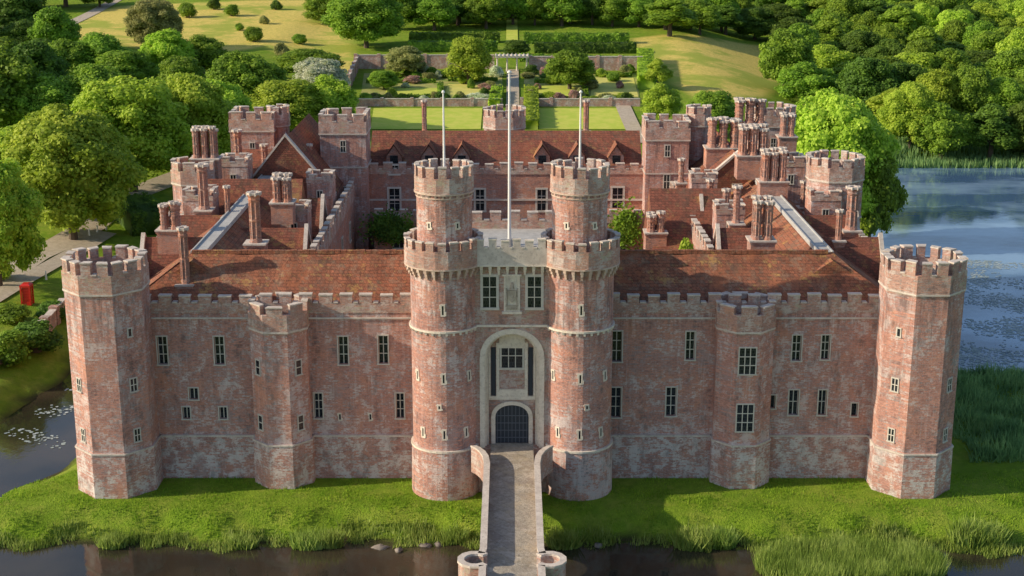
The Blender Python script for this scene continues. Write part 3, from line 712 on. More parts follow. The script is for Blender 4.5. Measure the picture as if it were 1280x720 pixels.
flagpole(-.2,3,18.5,P(637,92,3)[2],.14,'tallest white flagpole standing in the middle of the gatehouse roof')
flagpole(-5.08,-1.4,24.3,P(554,117,-1.4)[2],.1,'thin white flagpole on the left round gatehouse turret')
flagpole(5.08,-1.4,24.3,P(722,117,-1.4)[2],.1,'thin white flagpole on the right round gatehouse turret')
# ------------------------------------------------------------------ bridge
b=thing('bridge',(0,-16,0),'narrow stone and brick footbridge crossing the moat to the gatehouse door','bridge')
mb=MB(); mb.box(-1.66,1.66,-33,YF-.02,2.95,3.72); mb.box(-1.66,1.66,YF-.019,YB-.02,3.5,3.719); mb.build('deck',M['flagst'],b)
for s in (-1,1):
    mb=MB()
    pts=[(2.95,-4.7),(2.62,-5.1),(2.26,-5.8),(1.98,-6.8),(1.86,-8.2),(1.84,-22.6),(1.95,-23.3)]
    for i in range(len(pts)-1):
        (xa,ya),(xb,yb)=pts[i],pts[i+1]; w=.36
        q=[((xa-w/2)*s,ya),((xb-w/2)*s,yb),((xb+w/2)*s,yb),((xa+w/2)*s,ya)]
        mb.prism(q,2.4,4.45,0)
        w=.46; q=[((xa-w/2)*s,ya),((xb-w/2)*s,yb),((xb+w/2)*s,yb),((xa+w/2)*s,ya)]
        mb.prism(q,4.45,4.6,1)
    mb.box(*sorted((1.67*s,2.03*s)),-33,-25.0,2.4,4.45,0); mb.box(*sorted((1.62*s,2.08*s)),-33,-25.0,4.45,4.6,1)
    mb.build('parapet',[M['brickp'],M['coping']],b)
    mb=MB(); c=(2.35*s,-24.1)
    po,pi_=octa(c[0],c[1],1.05,12),octa(c[0],c[1],.72,12)
    mb.prism(octa(c[0],c[1],1.04,12),-3,3.0,0)
    mb.prism(octa(c[0],c[1],.73,12),3.0,3.74,1)
    for i in range(12):
        j=(i+1)%12; mx=(po[i][0]+po[j][0])/2
        if abs(mx)<1.7: continue
        mb.prism([po[i],po[j],pi_[j],pi_[i]],3.0,4.45,0)
        mb.prism([lerp2(po[i],pi_[i],-.15),lerp2(po[j],pi_[j],-.15),lerp2(po[j],pi_[j],1.15),lerp2(po[i],pi_[i],1.15)],4.45,4.6,1)
    mb.build('refuge',[M['brickp'],M['coping']],b)
    mb=MB(); xo=1.8*s
    for k in range(4):
        y1=-5-k*6.2; y0_=y1-6.2
        mb.box(*sorted((0,2.05*s)),y1-.7,y1+.7,-3,2.4)
        n=10; prev=None
        for q in range(n+1):
            a=PI*q/n; yy=(y0_+y1)/2+2.4*math.cos(a); zz=-.3+2.3*math.sin(a)
            if prev: mb.add([(xo,prev[0],prev[1]),(xo,yy,zz),(xo,yy,2.94),(xo,prev[0],2.94),(0,prev[0],prev[1]),(0,yy,zz)],[(0,1,2,3),(0,1,5,4)])
            prev=(yy,zz)
    mb.build('arcade',M['brick'],b)
# ------------------------------------------------------------------ ground, water
def seg(*a): return np.concatenate([np.arange(p,q,r) for p,q,r in a])
xs=seg((-600,-180,20),(-180,-70,4),(-70,-34,1.0),(-34,36,1.0),(36,80,1.2),(80,200,5),(200,640,20))
ys=seg((-140,-34,6),(-34,-14,1.2),(-14,0,.45),(0,80,1.6),(80,200,3.5),(200,420,6),(420,1100,25))
XX,YY=np.meshgrid(xs,ys); ZZ=terr(XX,YY)
Vg=np.stack([XX.ravel(),YY.ravel(),ZZ.ravel()],1); nx=len(xs); ny=len(ys)
I=np.arange(nx*ny).reshape(ny,nx)
Fg=np.stack([I[:-1,:-1].ravel(),I[:-1,1:].ravel(),I[1:,1:].ravel(),I[1:,:-1].ravel()],1)
go=np_obj('ground',Vg,Fg,[M['ground']]); tag(go,kind='structure')
def wpoly(pp): return [G(*p)[:2] for p in pp]
MD=[wpoly([(40,70),(60,35),(140,8),(430,3),(445,60),(440,95),(395,80),(330,60),(230,70),(150,55)]),wpoly([(790,48),(990,54),(990,88),(955,122),(880,128),(840,104),(806,72)]),wpoly([(1130,8),(1260,4),(1270,16),(1150,20)])]
md=np.zeros(XX.size)
for p in MD: md=np.maximum(md,sm(.5-sdpoly(XX.ravel(),YY.ravel(),p)/14.))
a=go.data.attributes.new('meadow','FLOAT','POINT'); a.data.foreach_set('value',md.astype(np.float32))
wt=sm((-1.15-ZZ.ravel())/.4)
a=go.data.attributes.new('wet','FLOAT','POINT'); a.data.foreach_set('value',wt.astype(np.float32))
go.data.polygons.foreach_set('use_smooth',[True]*len(Fg))
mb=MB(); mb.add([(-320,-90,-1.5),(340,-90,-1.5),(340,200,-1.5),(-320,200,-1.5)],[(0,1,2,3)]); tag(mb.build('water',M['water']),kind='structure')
def patch(name,corners,mat,off=.1,nu=14,nv=10,px=True):
    c=[G(*p)[:2] for p in corners] if px else corners
    u,v=np.meshgrid(np.linspace(0,1,nu),np.linspace(0,1,nv))
    x=(c[0][0]*(1-u)+c[1][0]*u)*(1-v)+(c[3][0]*(1-u)+c[2][0]*u)*v
    y=(c[0][1]*(1-u)+c[1][1]*u)*(1-v)+(c[3][1]*(1-u)+c[2][1]*u)*v
    z=land(x,y)+off
    I=np.arange(nu*nv).reshape(nv,nu)
    Fq=np.stack([I[:-1,:-1].ravel(),I[:-1,1:].ravel(),I[1:,1:].ravel(),I[1:,:-1].ravel()],1)
    o=np_obj(name,np.stack([x.ravel(),y.ravel(),z.ravel()],1),Fq,[mat]); return tag(o,kind='structure')
def road(name,pts,w,mat,off=.12):
    pp=[G(*p)[:2] for p in pts]; dense=[]
    for i in range(len(pp)-1):
        n=max(2,int(math.dist(pp[i],pp[i+1])/3))
        dense+=[lerp2(pp[i],pp[i+1],k/n) for k in range(n)]
    dense.append(pp[-1]); V=[];Fq=[]
    for i,p in enumerate(dense):
        q=dense[min(i+1,len(dense)-1)]; r=dense[max(i-1,0)]; dx,dy=q[0]-r[0],q[1]-r[1]; l=math.hypot(dx,dy) or 1
        for k in (-1,-.33,.33,1):
            x,y=p[0]-dy/l*w/2*k,p[1]+dx/l*w/2*k; V.append((x,y,float(land(np.array(x),np.array(y)))+off))
        if i:
            for k in range(3): b0=4*(i-1)+k; Fq.append((b0,b0+1,b0+5,b0+4))
    return tag(np_obj(name,np.array(V),np.array(Fq),[mat]),kind='structure')
road('road',[(-60,400),(-5,352),(40,322),(110,285),(158,247),(205,228),(240,215)],4.5,M['gravel'])
road('path',[(30,70),(75,35),(145,0)],4,M['gravel'])
road('path',[(-40,395),(30,352),(90,318),(135,292)],2.5,M['gravel'],.16)
road('path',[(641,175),(641,132),(641,112),(641,88)],2.6,M['gravel'],.2)
road('path',[(800,180),(786,150),(778,132)],3,M['gravel'],.2)
road('path',[(640,62),(640,45),(640,20)],3,M['lawn'],.2)
patch('lawn',[(463,162),(601,162),(603,136),(467,136)],M['lawn'])
patch('lawn',[(673,162),(790,162),(785,136),(672,136)],M['lawn'])
patch('lawn',[(450,128),(628,128),(628,92),(455,92)],M['bed'],.08)
patch('lawn',[(655,128),(800,128),(795,92),(655,92)],M['bed'],.08)
patch('lawn',[(555,122),(628,122),(628,106),(560,106)],M['lawn2'],.14)
patch('lawn',[(738,122),(798,122),(792,98),(740,98)],M['lawn2'],.14)
patch('lawn',[(480,120),(545,120),(548,111),(484,111)],M['lawn'],.14)
patch('lawn',[(664,122),(720,122),(718,108),(664,108)],M['lawn'],.14)
# ------------------------------------------------------------------ vegetation
def unit(n,rng):
    v=rng.normal(size=(n,3)); return v/np.linalg.norm(v,axis=1)[:,None]
def leafq(Cn,Nn,s,rng,asp=.72):
    n=len(Cn); Nn=Nn/np.linalg.norm(Nn,axis=1)[:,None]
    t=np.cross(Nn,rng.normal(size=(n,3))); t/=np.linalg.norm(t,axis=1)[:,None]; b_=np.cross(Nn,t)
    s=s[:,None]
    V=np.stack([Cn-t*s,Cn-b_*s*asp,Cn+t*s,Cn+b_*s*asp],1).reshape(-1,3)
    return V,np.arange(4*n).reshape(n,4)
def sphere_q(nu=8,nv=5):
    V=[];Fq=[]
    for j in range(nv+1):
        ph=PI*j/nv
        for i in range(nu): a=2*PI*i/nu; V.append((math.sin(ph)*math.cos(a),math.sin(ph)*math.sin(a),math.cos(ph)))
    for j in range(nv):
        for i in range(nu): Fq.append((j*nu+i,j*nu+(i+1)%nu,(j+1)*nu+(i+1)%nu,(j+1)*nu+i))
    return np.array(V),np.array(Fq)
SV,SF=sphere_q()
CROWN={}
def make_crown(key,seed,R=5.,Ht=12.,zl=1.8,nl=30,n=13000,ls=.3,lr=(.24,.4),taper=0.):
    rng=np.random.RandomState(seed)
    cz=(Ht+zl)/2; az=(Ht-zl)/2
    d=unit(nl,rng); d[:,2]=np.where(d[:,2]<-.75,-d[:,2],d[:,2])
    rad=R*rng.uniform(lr[0],lr[1],nl)
    sc=rng.uniform(.78,1.06,nl)[:,None]
    cen=d*np.array([R*.74,R*.74,az*.76])*sc
    cen[:,:2]*=(1-taper*np.clip(cen[:,2:3]/az,-.3,1))
    rad=rad*(1-taper*.5*np.clip(cen[:,2]/az,0,1))
    cen=np.vstack([cen,[[0,0,0]]]); rad=np.append(rad,R*.68)
    w=rad**2; w/=w.sum()
    k=rng.choice(len(rad),n,p=w); u=unit(n,rng); u[:,2]=np.abs(u[:,2])*np.where(rng.rand(n)<.75,1,-1)
    pos=cen[k]+u*rad[k][:,None]*(rng.uniform(.82,1.24,n)[:,None])*np.array([1,1,.9])
    e=np.sqrt((pos[:,0]/(R*(1)))**2+(pos[:,1]/R)**2+(pos[:,2]/az)**2)
    keep=e>.5; pos=pos[keep];u=u[keep]; n=len(pos)
    nn=u*.8+np.array([-.1,-.1,.35])+rng.normal(size=(n,3))*.5
    V,Fq=leafq(pos,nn,rng.uniform(.5,1.3,n)*ls,rng)
    r=np.repeat(np.clip(rng.normal(.7,.27,n),.05,1),4)
    Vs=[V];Fs=[Fq];Rn=[r];off=len(V)
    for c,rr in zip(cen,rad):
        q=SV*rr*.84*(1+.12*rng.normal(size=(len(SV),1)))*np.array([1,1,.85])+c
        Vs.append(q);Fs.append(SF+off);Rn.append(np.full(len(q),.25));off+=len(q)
    V=np.vstack(Vs); V[:,2]+=cz
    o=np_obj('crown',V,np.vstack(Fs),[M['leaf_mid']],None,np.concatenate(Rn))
    me=o.data; bpy.data.objects.remove(o)
    rng2=random.Random(seed); mb=MB()
    mb.cyl(0,0,.42,-.6,Ht*.45,8,.2)
    for q in range(5):
        a=rng2.uniform(0,2*PI); L=R*.6; z0=Ht*rng2.uniform(.14,.35); z1=z0+Ht*.3
        x1,y1=math.cos(a)*L,math.sin(a)*L; w=.14
        mb.add([(-w,0,z0),(w,0,z0),(0,w,z0+w),(x1-.04,y1,z1),(x1+.04,y1,z1),(x1,y1+.04,z1)],[(0,1,4,3),(1,2,5,4),(2,0,3,5)])
    ob=mb.build('trunk',M['bark']); tm=ob.data; bpy.data.objects.remove(ob)
    CROWN[key]=(me,tm,R,Ht)
for i in range(5): make_crown('round%d'%i,10+i,5,11.5,.1,46+i*5,15000,.21,(.15,.32))
make_crown('tall0',31,4,14,.6,42,13000,.23,(.18,.34),.35); make_crown('tall1',32,3.8,14,.6,42,13000,.23,(.18,.34),.2)
for i in range(3): make_crown('big%d'%i,50+i,6.5,13,-.4,100,38000,.19,(.10,.23))
make_crown('bush0',41,1.6,2.3,.05,14,2400,.12); make_crown('bush1',42,1.6,1.9,.05,12,2200,.12)
def plant(name,x,y,w,h,var,mat,label,cat,group=None,z=None):
    me,tm,R0,H0=CROWN[var]
    z=T1(x,y) if z is None else z
    r=bpy.data.objects.new(name,None); COL.objects.link(r); r.location=(x,y,z); r.rotation_euler=(0,0,random.uniform(-.5,.5)+random.choice([0,0,.9,-.9])); r.empty_display_size=.5
    r.scale=(w/(2*R0),w/(2*R0),h/H0); tag(r,label,cat,group)
    c=bpy.data.objects.new('crown' if not var.startswith('bush') else 'foliage',me); COL.objects.link(c); c.parent=r
    c.material_slots[0].link='OBJECT'; c.material_slots[0].material=M[mat]
    t=bpy.data.objects.new('trunk' if not var.startswith('bush') else 'stem',tm); COL.objects.link(t); t.parent=r
    return r
def tree_px(cx,yt,yb,wpx,var,mat,label,group=None,name='tree',cat='tree'):
    x,y,z=G(cx,yb); zt=P(cx,yt,y)[2]; w=wpx/ppm(y,z+5)
    return plant(name,x,y,w*1.12,(zt-z)*1.03,var,mat,label,cat,group)
TL=[
 (0,196,358,118,'big0','leaf_bright','broad bright green tree at the left edge beside the gravel road'),
 (92,132,300,168,'big1','leaf_bright','big pale green chestnut overhanging the gravel road, left of the dark hedge'),
 (168,96,240,155,'big2','leaf_bright','rounded bright chestnut behind the dark hedge, left of the castle'),
 (242,94,222,128,'big0','leaf_bright','green chestnut closest to the left rear corner of the castle'),
 (40,158,262,145,'big2','leaf_bright','bushy green tree in the second row at the left edge'),
 (8,60,190,120,'round1','leaf_mid','tall shaded tree at the far left above the bright chestnuts'),
 (72,92,190,120,'big1','leaf_mid','shaded green tree behind the chestnuts at left'),
 (125,82,185,118,'big0','leaf_mid','domed green tree between the chestnuts and the hillside meadow'),
 (312,63,160,105,'big1','leaf_mid','large dense green tree above the rear left castle tower'),
 (400,73,130,72,'round0','leaf_pale','tree covered in white blossom above the left of the castle'),
 (360,98,170,90,'round4','leaf_bright','yellow green tree just behind the rear left tower'),
 (412,96,165,72,'round1','leaf_bright','light green tree touching the square rear tower on the left'),
 (275,98,195,85,'round2','leaf_bright','light green tree between two larger trees left of the castle'),
 (212,38,105,70,'round3','leaf_bright','upright light green tree on the left meadow'),
 (195,-2,64,70,'big2','leaf_olive','tall olive tree high on the left meadow'),
 (128,42,115,86,'big0','leaf_mid','rounded tree on the left hillside below the meadow'),
 (25,-12,64,90,'round4','leaf_dark','dark tree in the top left corner'),
 (90,48,118,74,'round2','leaf_mid','green tree below the hillside track at left'),
 (255,45,98,62,'round1','leaf_mid','mid green tree in the shaded part of the left meadow'),
 (160,62,124,74,'round4','leaf_mid','low green tree right of the rounded one on the hillside'),
 (228,70,130,60,'round0','leaf_mid','bushy tree filling the gap above the tall chestnuts'),
 (458,-12,60,98,'big2','leaf_mid','wide spreading green tree above the walled garden, at the meadow edge'),
 (405,-8,30,50,'round3','leaf_mid','small tree at the top left of the walled garden'),
 (385,60,100,80,'round2','leaf_mid','low leafy tree beside the left garden wall'),
 (585,45,106,58,'round0','leaf_bright','round bright green tree standing alone in the walled garden'),
 (712,62,112,62,'round2','leaf_mid','broad green tree right of the garden path'),
 (508,58,95,52,'round3','leaf_olive','brownish feathery tree inside the garden wall'),
 (480,88,112,34,'round4','leaf_mid','small dark bush like tree at the left of the garden'),
 (826,105,158,50,'round1','leaf_bright','bright green tree at the right end of the garden lawn'),
 (822,72,112,30,'tall1','leaf_bright','bright column of foliage right of the garden'),
 (1042,112,292,145,'big1','leaf_bright','big bright green tree behind the right side tower by the lake'),
 (1000,150,250,100,'round3','leaf_bright','green tree between the rear right tower and the lake'),
 (1085,170,300,76,'round0','leaf_mid','shaded green tree overhanging the lake behind the castle'),
 (890,112,170,60,'round4','leaf_mid','rounded tree behind the clustered chimneys'),
 (645,50,72,34,'round0','leaf_dark','small dark tree behind the garden pavilion'),
]
for a in TL: tree_px(*a)
rr=random.Random(3)
def forest(rows,xf,label,group,hs,ws,mats,skip=None):
    for yb in rows:
        x0,x1=xf(yb); X,Y,Z=G((x0+x1)/2,yb); s=ppm(Y,Z)
        step=ws*s*.72; px=x0+rr.uniform(0,step)
        while px<x1:
            q=px+rr.uniform(-.2,.2)*step; yy=yb+rr.uniform(-4,4)
            if not(skip and skip(q,yy)):
                X,Y,Z=G(q,yy); h=hs*rr.uniform(.75,1.2); v=rr.choice(['round0','round1','round2','round3','round4','big0','tall1'])
                plant('tree',X,Y,ws*rr.uniform(1.0,1.4),h,v,rr.choice(mats),label,'tree',group)
            px+=step
forest((188,168,150,132,116,100,86,73,61,50,40),lambda y:(985+max(0,(y-125))*2.2,1330),'green tree in the dense wood on the hill beyond the lake','trees of the wood beyond the lake',12.5,10.5,['leaf_mid','leaf_dark','leaf_mid','leaf_mid','leaf_bright'],lambda x,y: 1100<x<1250 and y<24)
forest((46,36),lambda y:(835,985),'green tree along the top edge of the right hand yellow field','trees above the right field',10,10,['leaf_mid','leaf_dark'])
forest((34,26,18,9),lambda y:(480,840),'dark tree in the belt above the garden hedges','trees above the garden',11,10,['leaf_dark','leaf_mid','leaf_mid'])
forest((9,),lambda y:(-20,130),'dark tree in the top left wood','trees of the top left wood',12,11,['leaf_dark'])
forest((84,110,140),lambda y:(-30,70),'shaded tree in the far left group beyond the chestnuts','trees at the far left',12,11,['leaf_mid','leaf_dark'])
for D_ in (470,500,535,575,620):
    X=-D_*.40
    while X<D_*.42:
        y=D_-D+rr.uniform(-8,8); x=X+rr.uniform(-3,3)
        if not(-150<x<-60 and D_<490):
            plant('tree',x,y,rr.uniform(13,17),rr.uniform(10,14),rr.choice(['round0','round1','round2','round3','tall1']),rr.choice(['leaf_dark','leaf_mid']),'dark green tree in the distant wood along the top of the hill','tree','trees of the distant wood')
        X+=13.0
for (px,py,w,h,m) in ((318,52,26,18,'leaf_mid'),(290,20,20,14,'leaf_mid'),(352,72,22,16,'leaf_olive'),(268,12,18,14,'leaf_dark'),(235,22,24,18,'leaf_mid'),(375,55,20,12,'leaf_mid'),(345,12,16,10,'leaf_dark'),(300,38,12,8,'leaf_mid'),(330,30,14,9,'leaf_olive'),(395,25,14,10,'leaf_mid')):
    x,y,z=G(px,py); s=ppm(y,z); plant('bush',x,y,w/s,h/s,rr.choice(['bush0','bush1']),m,'scrubby bush on the open meadow at upper left','bush','bushes on the left meadow')
for k in range(80):
    side_=rr.random()<.5
    px=rr.uniform(455,625) if side_ else rr.uniform(660,795); py=rr.choice([92,97,104,110,125,128])+rr.uniform(-2,2)
    m=rr.choice(['leaf_mid','leaf_dark','leaf_bright','leaf_pink','leaf_pale','leaf_olive','leaf_mid'])
    x,y,z=G(px,py); plant('garden_shrub',x,y,rr.uniform(1.8,4.0),rr.uniform(1.0,2.2),rr.choice(['bush0','bush1']),m,'small shrub in a border of the walled garden','shrub','shrubs in the walled garden borders')
for (px,py,w,m,l) in ((515,104,26,'leaf_pink','pink and white flowering shrub mound in the left garden border'),(600,126,40,'leaf_pale','pale flowering shrub mound beside the lower garden wall'),(690,100,34,'leaf_dark','dark spreading shrub under the broad garden tree'),(536,100,20,'leaf_olive','reddish brown shrub beside the flowering mound')):
    x,y,z=G(px,py); s=ppm(y,z); plant('garden_shrub',x,y,w/s,9/s,'bush0',m,l,'shrub')
def hedge(name,a,b_,w,h,mat,label,cat='hedge',group=None,ls=.16,dens=26,px=True):
    A=G(*a)[:2] if px else a; B=G(*b_)[:2] if px else b_
    L=math.dist(A,B); ux,uy=(B[0]-A[0])/L,(B[1]-A[1])/L; nx_,ny_=-uy,ux
    n=int(dens*L*(w+2*h)); n=min(n,16000)
    rng=np.random.RandomState(int(abs(A[0]*7+A[1]*3))%9999)
    u=rng.rand(n)*L; k=rng.rand(n)*(w+2*h)
    lump=.12*np.sin(u*1.7)+.08*np.sin(u*4.1)
    v=np.where(k<h,-w/2,np.where(k<h+w,k-h-w/2,w/2)); zz=np.where(k<h,k,np.where(k<h+w,h,k-h-w))+lump
    v=v*(1+lump*.5)+rng.normal(size=n)*.05; 
    N0=np.where((k<h)[:,None],np.array([-nx_,-ny_,.2]),np.where((k<h+w)[:,None],np.array([0,0,1.]),np.array([nx_,ny_,.2])))
    X=A[0]+ux*u+nx_*v; Y=A[1]+uy*u+ny_*v; Z=terr(X,Y)+zz
    V,Fq=leafq(np.stack([X,Y,Z],1),N0+rng.normal(size=(n,3))*.4,rng.uniform(.6,1.3,n)*ls,rng)
    r=np.repeat(rng.rand(n),4)
    m=max(2,int(L/3)); cv=[];cf=[]
    for i in range(m+1):
        t=L*i/m; x=A[0]+ux*t;y=A[1]+uy*t
        for (vv,zz_) in ((-w/2+.08,-.3),(-w/2+.08,h-.08),(w/2-.08,h-.08),(w/2-.08,-.3)):
            xx,yy=x+nx_*vv,y+ny_*vv; cv.append((xx,yy,T1(xx,yy)+zz_))
        if i:
            for q in range(4): b0=4*(i-1); cf.append((b0+q,b0+(q+1)%4,b0+4+(q+1)%4,b0+4+q))
    cf.append((0,1,2,3)); cf.append((4*m,4*m+1,4*m+2,4*m+3))
    V=np.vstack([V,np.array(cv)]); Fq=np.vstack([Fq,np.array(cf)+4*n]); r=np.concatenate([r,np.full(len(cv),.2)])
    return tag(np_obj(name,V,Fq,[M[mat]],None,r),label,cat,group)
hedge('hedge',(153,284),(203,281),9,3.2,'leaf_dark','big square dark hedge left of the castle beside the road')
hedge('hedge',(664,162),(664,118),2.6,1.8,'leaf_bright','yellow green clipped hedge right of the garden path',dens=12,ls=.22)
hedge('hedge',(618,135),(622,116),2.2,1.6,'leaf_bright','yellow green clipped hedge left of the garden path',dens=12,ls=.22)
hedge('hedge',(808,112),(806,76),3.4,3,'leaf_bright','long bright hedge running uphill along the right side of the garden',dens=10,ls=.25)
for i,(a,b_,l) in enumerate((((510,64),(622,64),'dark hedge behind the garden wall, left of the pavilion'),((668,66),(795,66),'dark hedge behind the garden wall, right of the pavilion'),((512,53),(625,53),'upper dark hedge left of the grass avenue'),((655,54),(786,54),'upper dark hedge right of the grass avenue'),((650,76),(795,80),'clipped hedge just in front of the back garden wall on the right'))):
    hedge('hedge',a,b_,3,2.4 if i<4 else 1.5,'leaf_mid' if i!=1 else 'leaf_dark',l,dens=8,ls=.28)
for a,b_ in (((458,104),(545,104)),((560,102),(622,102)),((462,124),(545,124)),((668,104),(730,104)),((744,96),(790,96)),((668,126),(735,126)),((552,126),(550,108)),((732,124),(730,106))):
    hedge('hedge',a,b_,1.1,.9,'leaf_mid','low clipped hedge edging a bed of the walled garden',group='low clipped hedges in the walled garden',dens=16,ls=.2)
def gwall(a,b_,h,th,label,px=True):
    A=G(*a)[:2] if px else a; B=G(*b_)[:2] if px else b_; L=math.dist(A,B); m=max(2,int(L/5)); mb=MB()
    nx_,ny_=-(B[1]-A[1])/L*th/2,(B[0]-A[0])/L*th/2
    for i in range(m):
        p,q=lerp2(A,B,i/m),lerp2(A,B,(i+1)/m); z=min(T1(*p),T1(*q)); zt=max(T1(*p),T1(*q))+h
        mb.prism([(p[0]-nx_,p[1]-ny_),(q[0]-nx_,q[1]-ny_),(q[0]+nx_,q[1]+ny_),(p[0]+nx_,p[1]+ny_)],z-.4,zt,0)
        e=1.3; mb.prism([(p[0]-nx_*e,p[1]-ny_*e),(q[0]-nx_*e,q[1]-ny_*e),(q[0]+nx_*e,q[1]+ny_*e),(p[0]+nx_*e,p[1]+ny_*e)],zt,zt+.15,1)
        mb.prism(octa(p[0],p[1],th*.8,4),z-.3,zt+.35,0)
    return tag(mb.build('garden_wall',[M['brickp'],M['coping']]),label,'wall')
gwall((440,133),(628,133),1.4,.4,'low brick wall between the two garden terraces, left of the path')
gwall((652,133),(800,133),1.4,.4,'low brick wall between the two garden terraces, right of the path')
gwall((445,86),(618,86),3.0,.5,'high old brick wall closing the garden, left of the pavilion')
gwall((663,88),(803,88),3.0,.5,'high old brick wall closing the garden, right of the pavilion')
gwall((436,112),(447,86),2.6,.5,'brick wall along the left side of the garden')
x,y,z=G(640,90); t=thing('pavilion',(x,y,z),'small pale columned pavilion in the middle of the back garden wall','pavilion')
for k in range(4):
    for yy in (0,2.6):
        mb=MB(); cx=x-3.3+k*2.2; mb.box(cx-.3,cx+.3,y+yy-.3,y+yy+.3,z-.5,z+.3); mb.cyl(cx,y+yy,.2,z+.3,z+3,10,.16); mb.box(cx-.26,cx+.26,y+yy-.26,y+yy+.26,z+3,z+3.18); mb.build('column',M['stone'],t)
mb=MB(); mb.box(x-3.8,x+3.8,y-.5,y+3.1,z+3.18,z+3.6)
for k in range(9): mb.box(x-3.7+k*.9,x-3.55+k*.9,y-.9,y+3.5,z+3.59,z+3.8)
mb.build('roof',M['stone'],t)
gwall((-25,470),(58,418),1.6,.6,'old brick retaining wall on the left moat bank')
gwall((58,418),(80,392),1.6,.6,'short brick wall end on the left bank by the bushes')
for (px,py,w,h,m,l) in ((12,455,60,40,'leaf_mid','leafy bush at the left edge above the moat'),(45,440,70,36,'leaf_dark','ivy covered dark bush over the left bank wall'),(16,402,50,22,'leaf_mid','spreading bush below the red box'),(66,400,44,22,'leaf_dark','dark bush right of the red box by the bank'),(0,350,40,20,'leaf_bright','light green bush by the road at the left edge')):
    x,y,z=G(px,py); s=ppm(y,z); plant('bush',x,y,w/s,h/s,'bush0',m,l,'bush')
x,y,z=G(35,381); t=thing('telephone_kiosk',(x,y,z),'small bright red kiosk box standing on the left bank','kiosk')
mb=MB(); w=.5
for a in (-w,w):
    for c in (-w,w): mb.box(x+a-.08,x+a+.08,y+c-.08,y+c+.08,z,z+2.1)
mb.box(x-w,x+w,y-w,y+w,z,z+.4); mb.box(x-w-.1,x+w+.1,y-w-.1,y+w+.1,z+2.1,z+2.3)
for k in range(1,5): mb.box(x-w,x+w,y-w-.03,y-w+.03,z+.4+k*.34,z+.45+k*.34); mb.box(x+w-.03,x+w+.03,y-w,y+w,z+.4+k*.34,z+.45+k*.34)
mb.build('body',M['red'],t)
mb=MB(); mb.prism(octa(x,y,w+.08,4),z+2.3,z+2.5,0,octa(x,y,w-.15,4)); mb.build('roof',M['red'],t)
mb=MB(); mb.box(x-w+.1,x+w-.1,y-w+.1,y+w-.1,z+.4,z+2.05); mb.build('pane',M['red'],t)
for px,py in ((112,296),(122,292),(133,288),(58,350)):
    x,y,z=G(px,py); t=thing('bollard',(x,y,z),'short pale post beside the road left of the castle','post','posts beside the road')
    mb=MB(); mb.cyl(x,y,.12,z-.1,z+1.0,8,.1); mb.cyl(x,y,.1,z+1.0,z+1.12,8,.03); mb.build('shaft',M['white'],t)
def climber(px,py,Y,w,h,mat,label):
    x,_,z=P(px,py,Y); n=int(w*h*160); rng=np.random.RandomState(int(px))
    u=rng.normal(size=n)*w*.28; v=rng.normal(size=n)*h*.25
    V,Fq=leafq(np.stack([x+u,Y-.1-rng.rand(n)*.5,z+v],1),np.array([0,-1,.4])+rng.normal(size=(n,3))*.5,rng.uniform(.1,.22,n),rng)
    tag(np_obj('climbing_plant',V,Fq,[M[mat]],None,np.repeat(rng.rand(n),4)),label,'climbing plant')
climber(488,284,43.9,4,3,'leaf_dark','dark creeper on the courtyard wall left of the gatehouse turret')
climber(782,284,41.9,2.5,4,'leaf_mid','green creeper on the courtyard wall right of the gatehouse turret')
x,_,z=P(860,294,14); plant('courtyard_tree',x,14,4.6,z+.5,'tall1','leaf_bright','bright green treetop rising inside the courtyard right of the gatehouse','tree',z=0)
def blades(name,x,y,h,w,mat,label,cat,lean=.35,kind='stuff'):
    n=len(x); rng=np.random.RandomState(n%997); z=np.maximum(terr(x,y),-1.55)-.03
    a=rng.rand(n)*2*PI; dx,dy=np.cos(a)*w,np.sin(a)*w; b_=rng.rand(n)*2*PI; l=rng.rand(n)*lean*h
    V=np.stack([np.stack([x-dx,y-dy,z],1),np.stack([x+dx,y+dy,z],1),np.stack([x+np.cos(b_)*l+dx*.2,y+np.sin(b_)*l+dy*.2,z+h],1)],1).reshape(-1,3)
    o=np_obj(name,V,np.arange(3*n).reshape(n,3),[M[mat]],None,np.repeat(rng.rand(n),3)); return tag(o,label,cat,None,kind)
def nz(x,y,f=.5): return .5+.25*(np.sin(x*f+1.3*np.sin(y*f*.7))+np.sin(y*f*1.3+x*f*.4+2))
n=90000; x=rs.uniform(-48,62,n); y=rs.uniform(-11,1.5,n); w=wdist(x,y)
k=(w>.3)&~((np.abs(x)<29)&(y>-.1))&(rs.rand(n)<.35+.9*nz(x,y,.7)); x,y=x[k],y[k]
blades('grass',x,y,rs.uniform(.06,.22,len(x))*(.4+1.1*nz(x,y,1.3)),.045,'grassb','short bright grass growing on the bank in front of the castle','grass')
n=70000; x=rs.uniform(-48,75,n); y=rs.uniform(-14,-6,n); w=wdist(x,y); k=(w>-.5)&(w<1.0+nz(x,y,.5))&(nz(x,y,1.4)+rs.rand(n)*.3>.55)&(np.abs(x)>2.4); x,y=x[k],y[k]
blades('bank_plants',x,y,rs.uniform(.3,.75,len(x))*(.4+nz(x,y,.9)),.05,'reed','tangled waterside plants fringing the front bank','waterside plants',.6)
n=30000; x=rs.uniform(37,66,n); y=rs.uniform(3,30,n); w=wdist(x,y); k=(w>-1.5)&(x>36.8+nz(x,y)*2)&(nz(x,y,.9)+rs.rand(n)*.6>.45); x,y=x[k],y[k]
blades('reed_bed',x,y,rs.uniform(.5,1.4,len(x))*(.35+1.1*nz(x,y,.8)),.08,'reed2','tall blue green reeds on the shore right of the castle','reeds',.8)
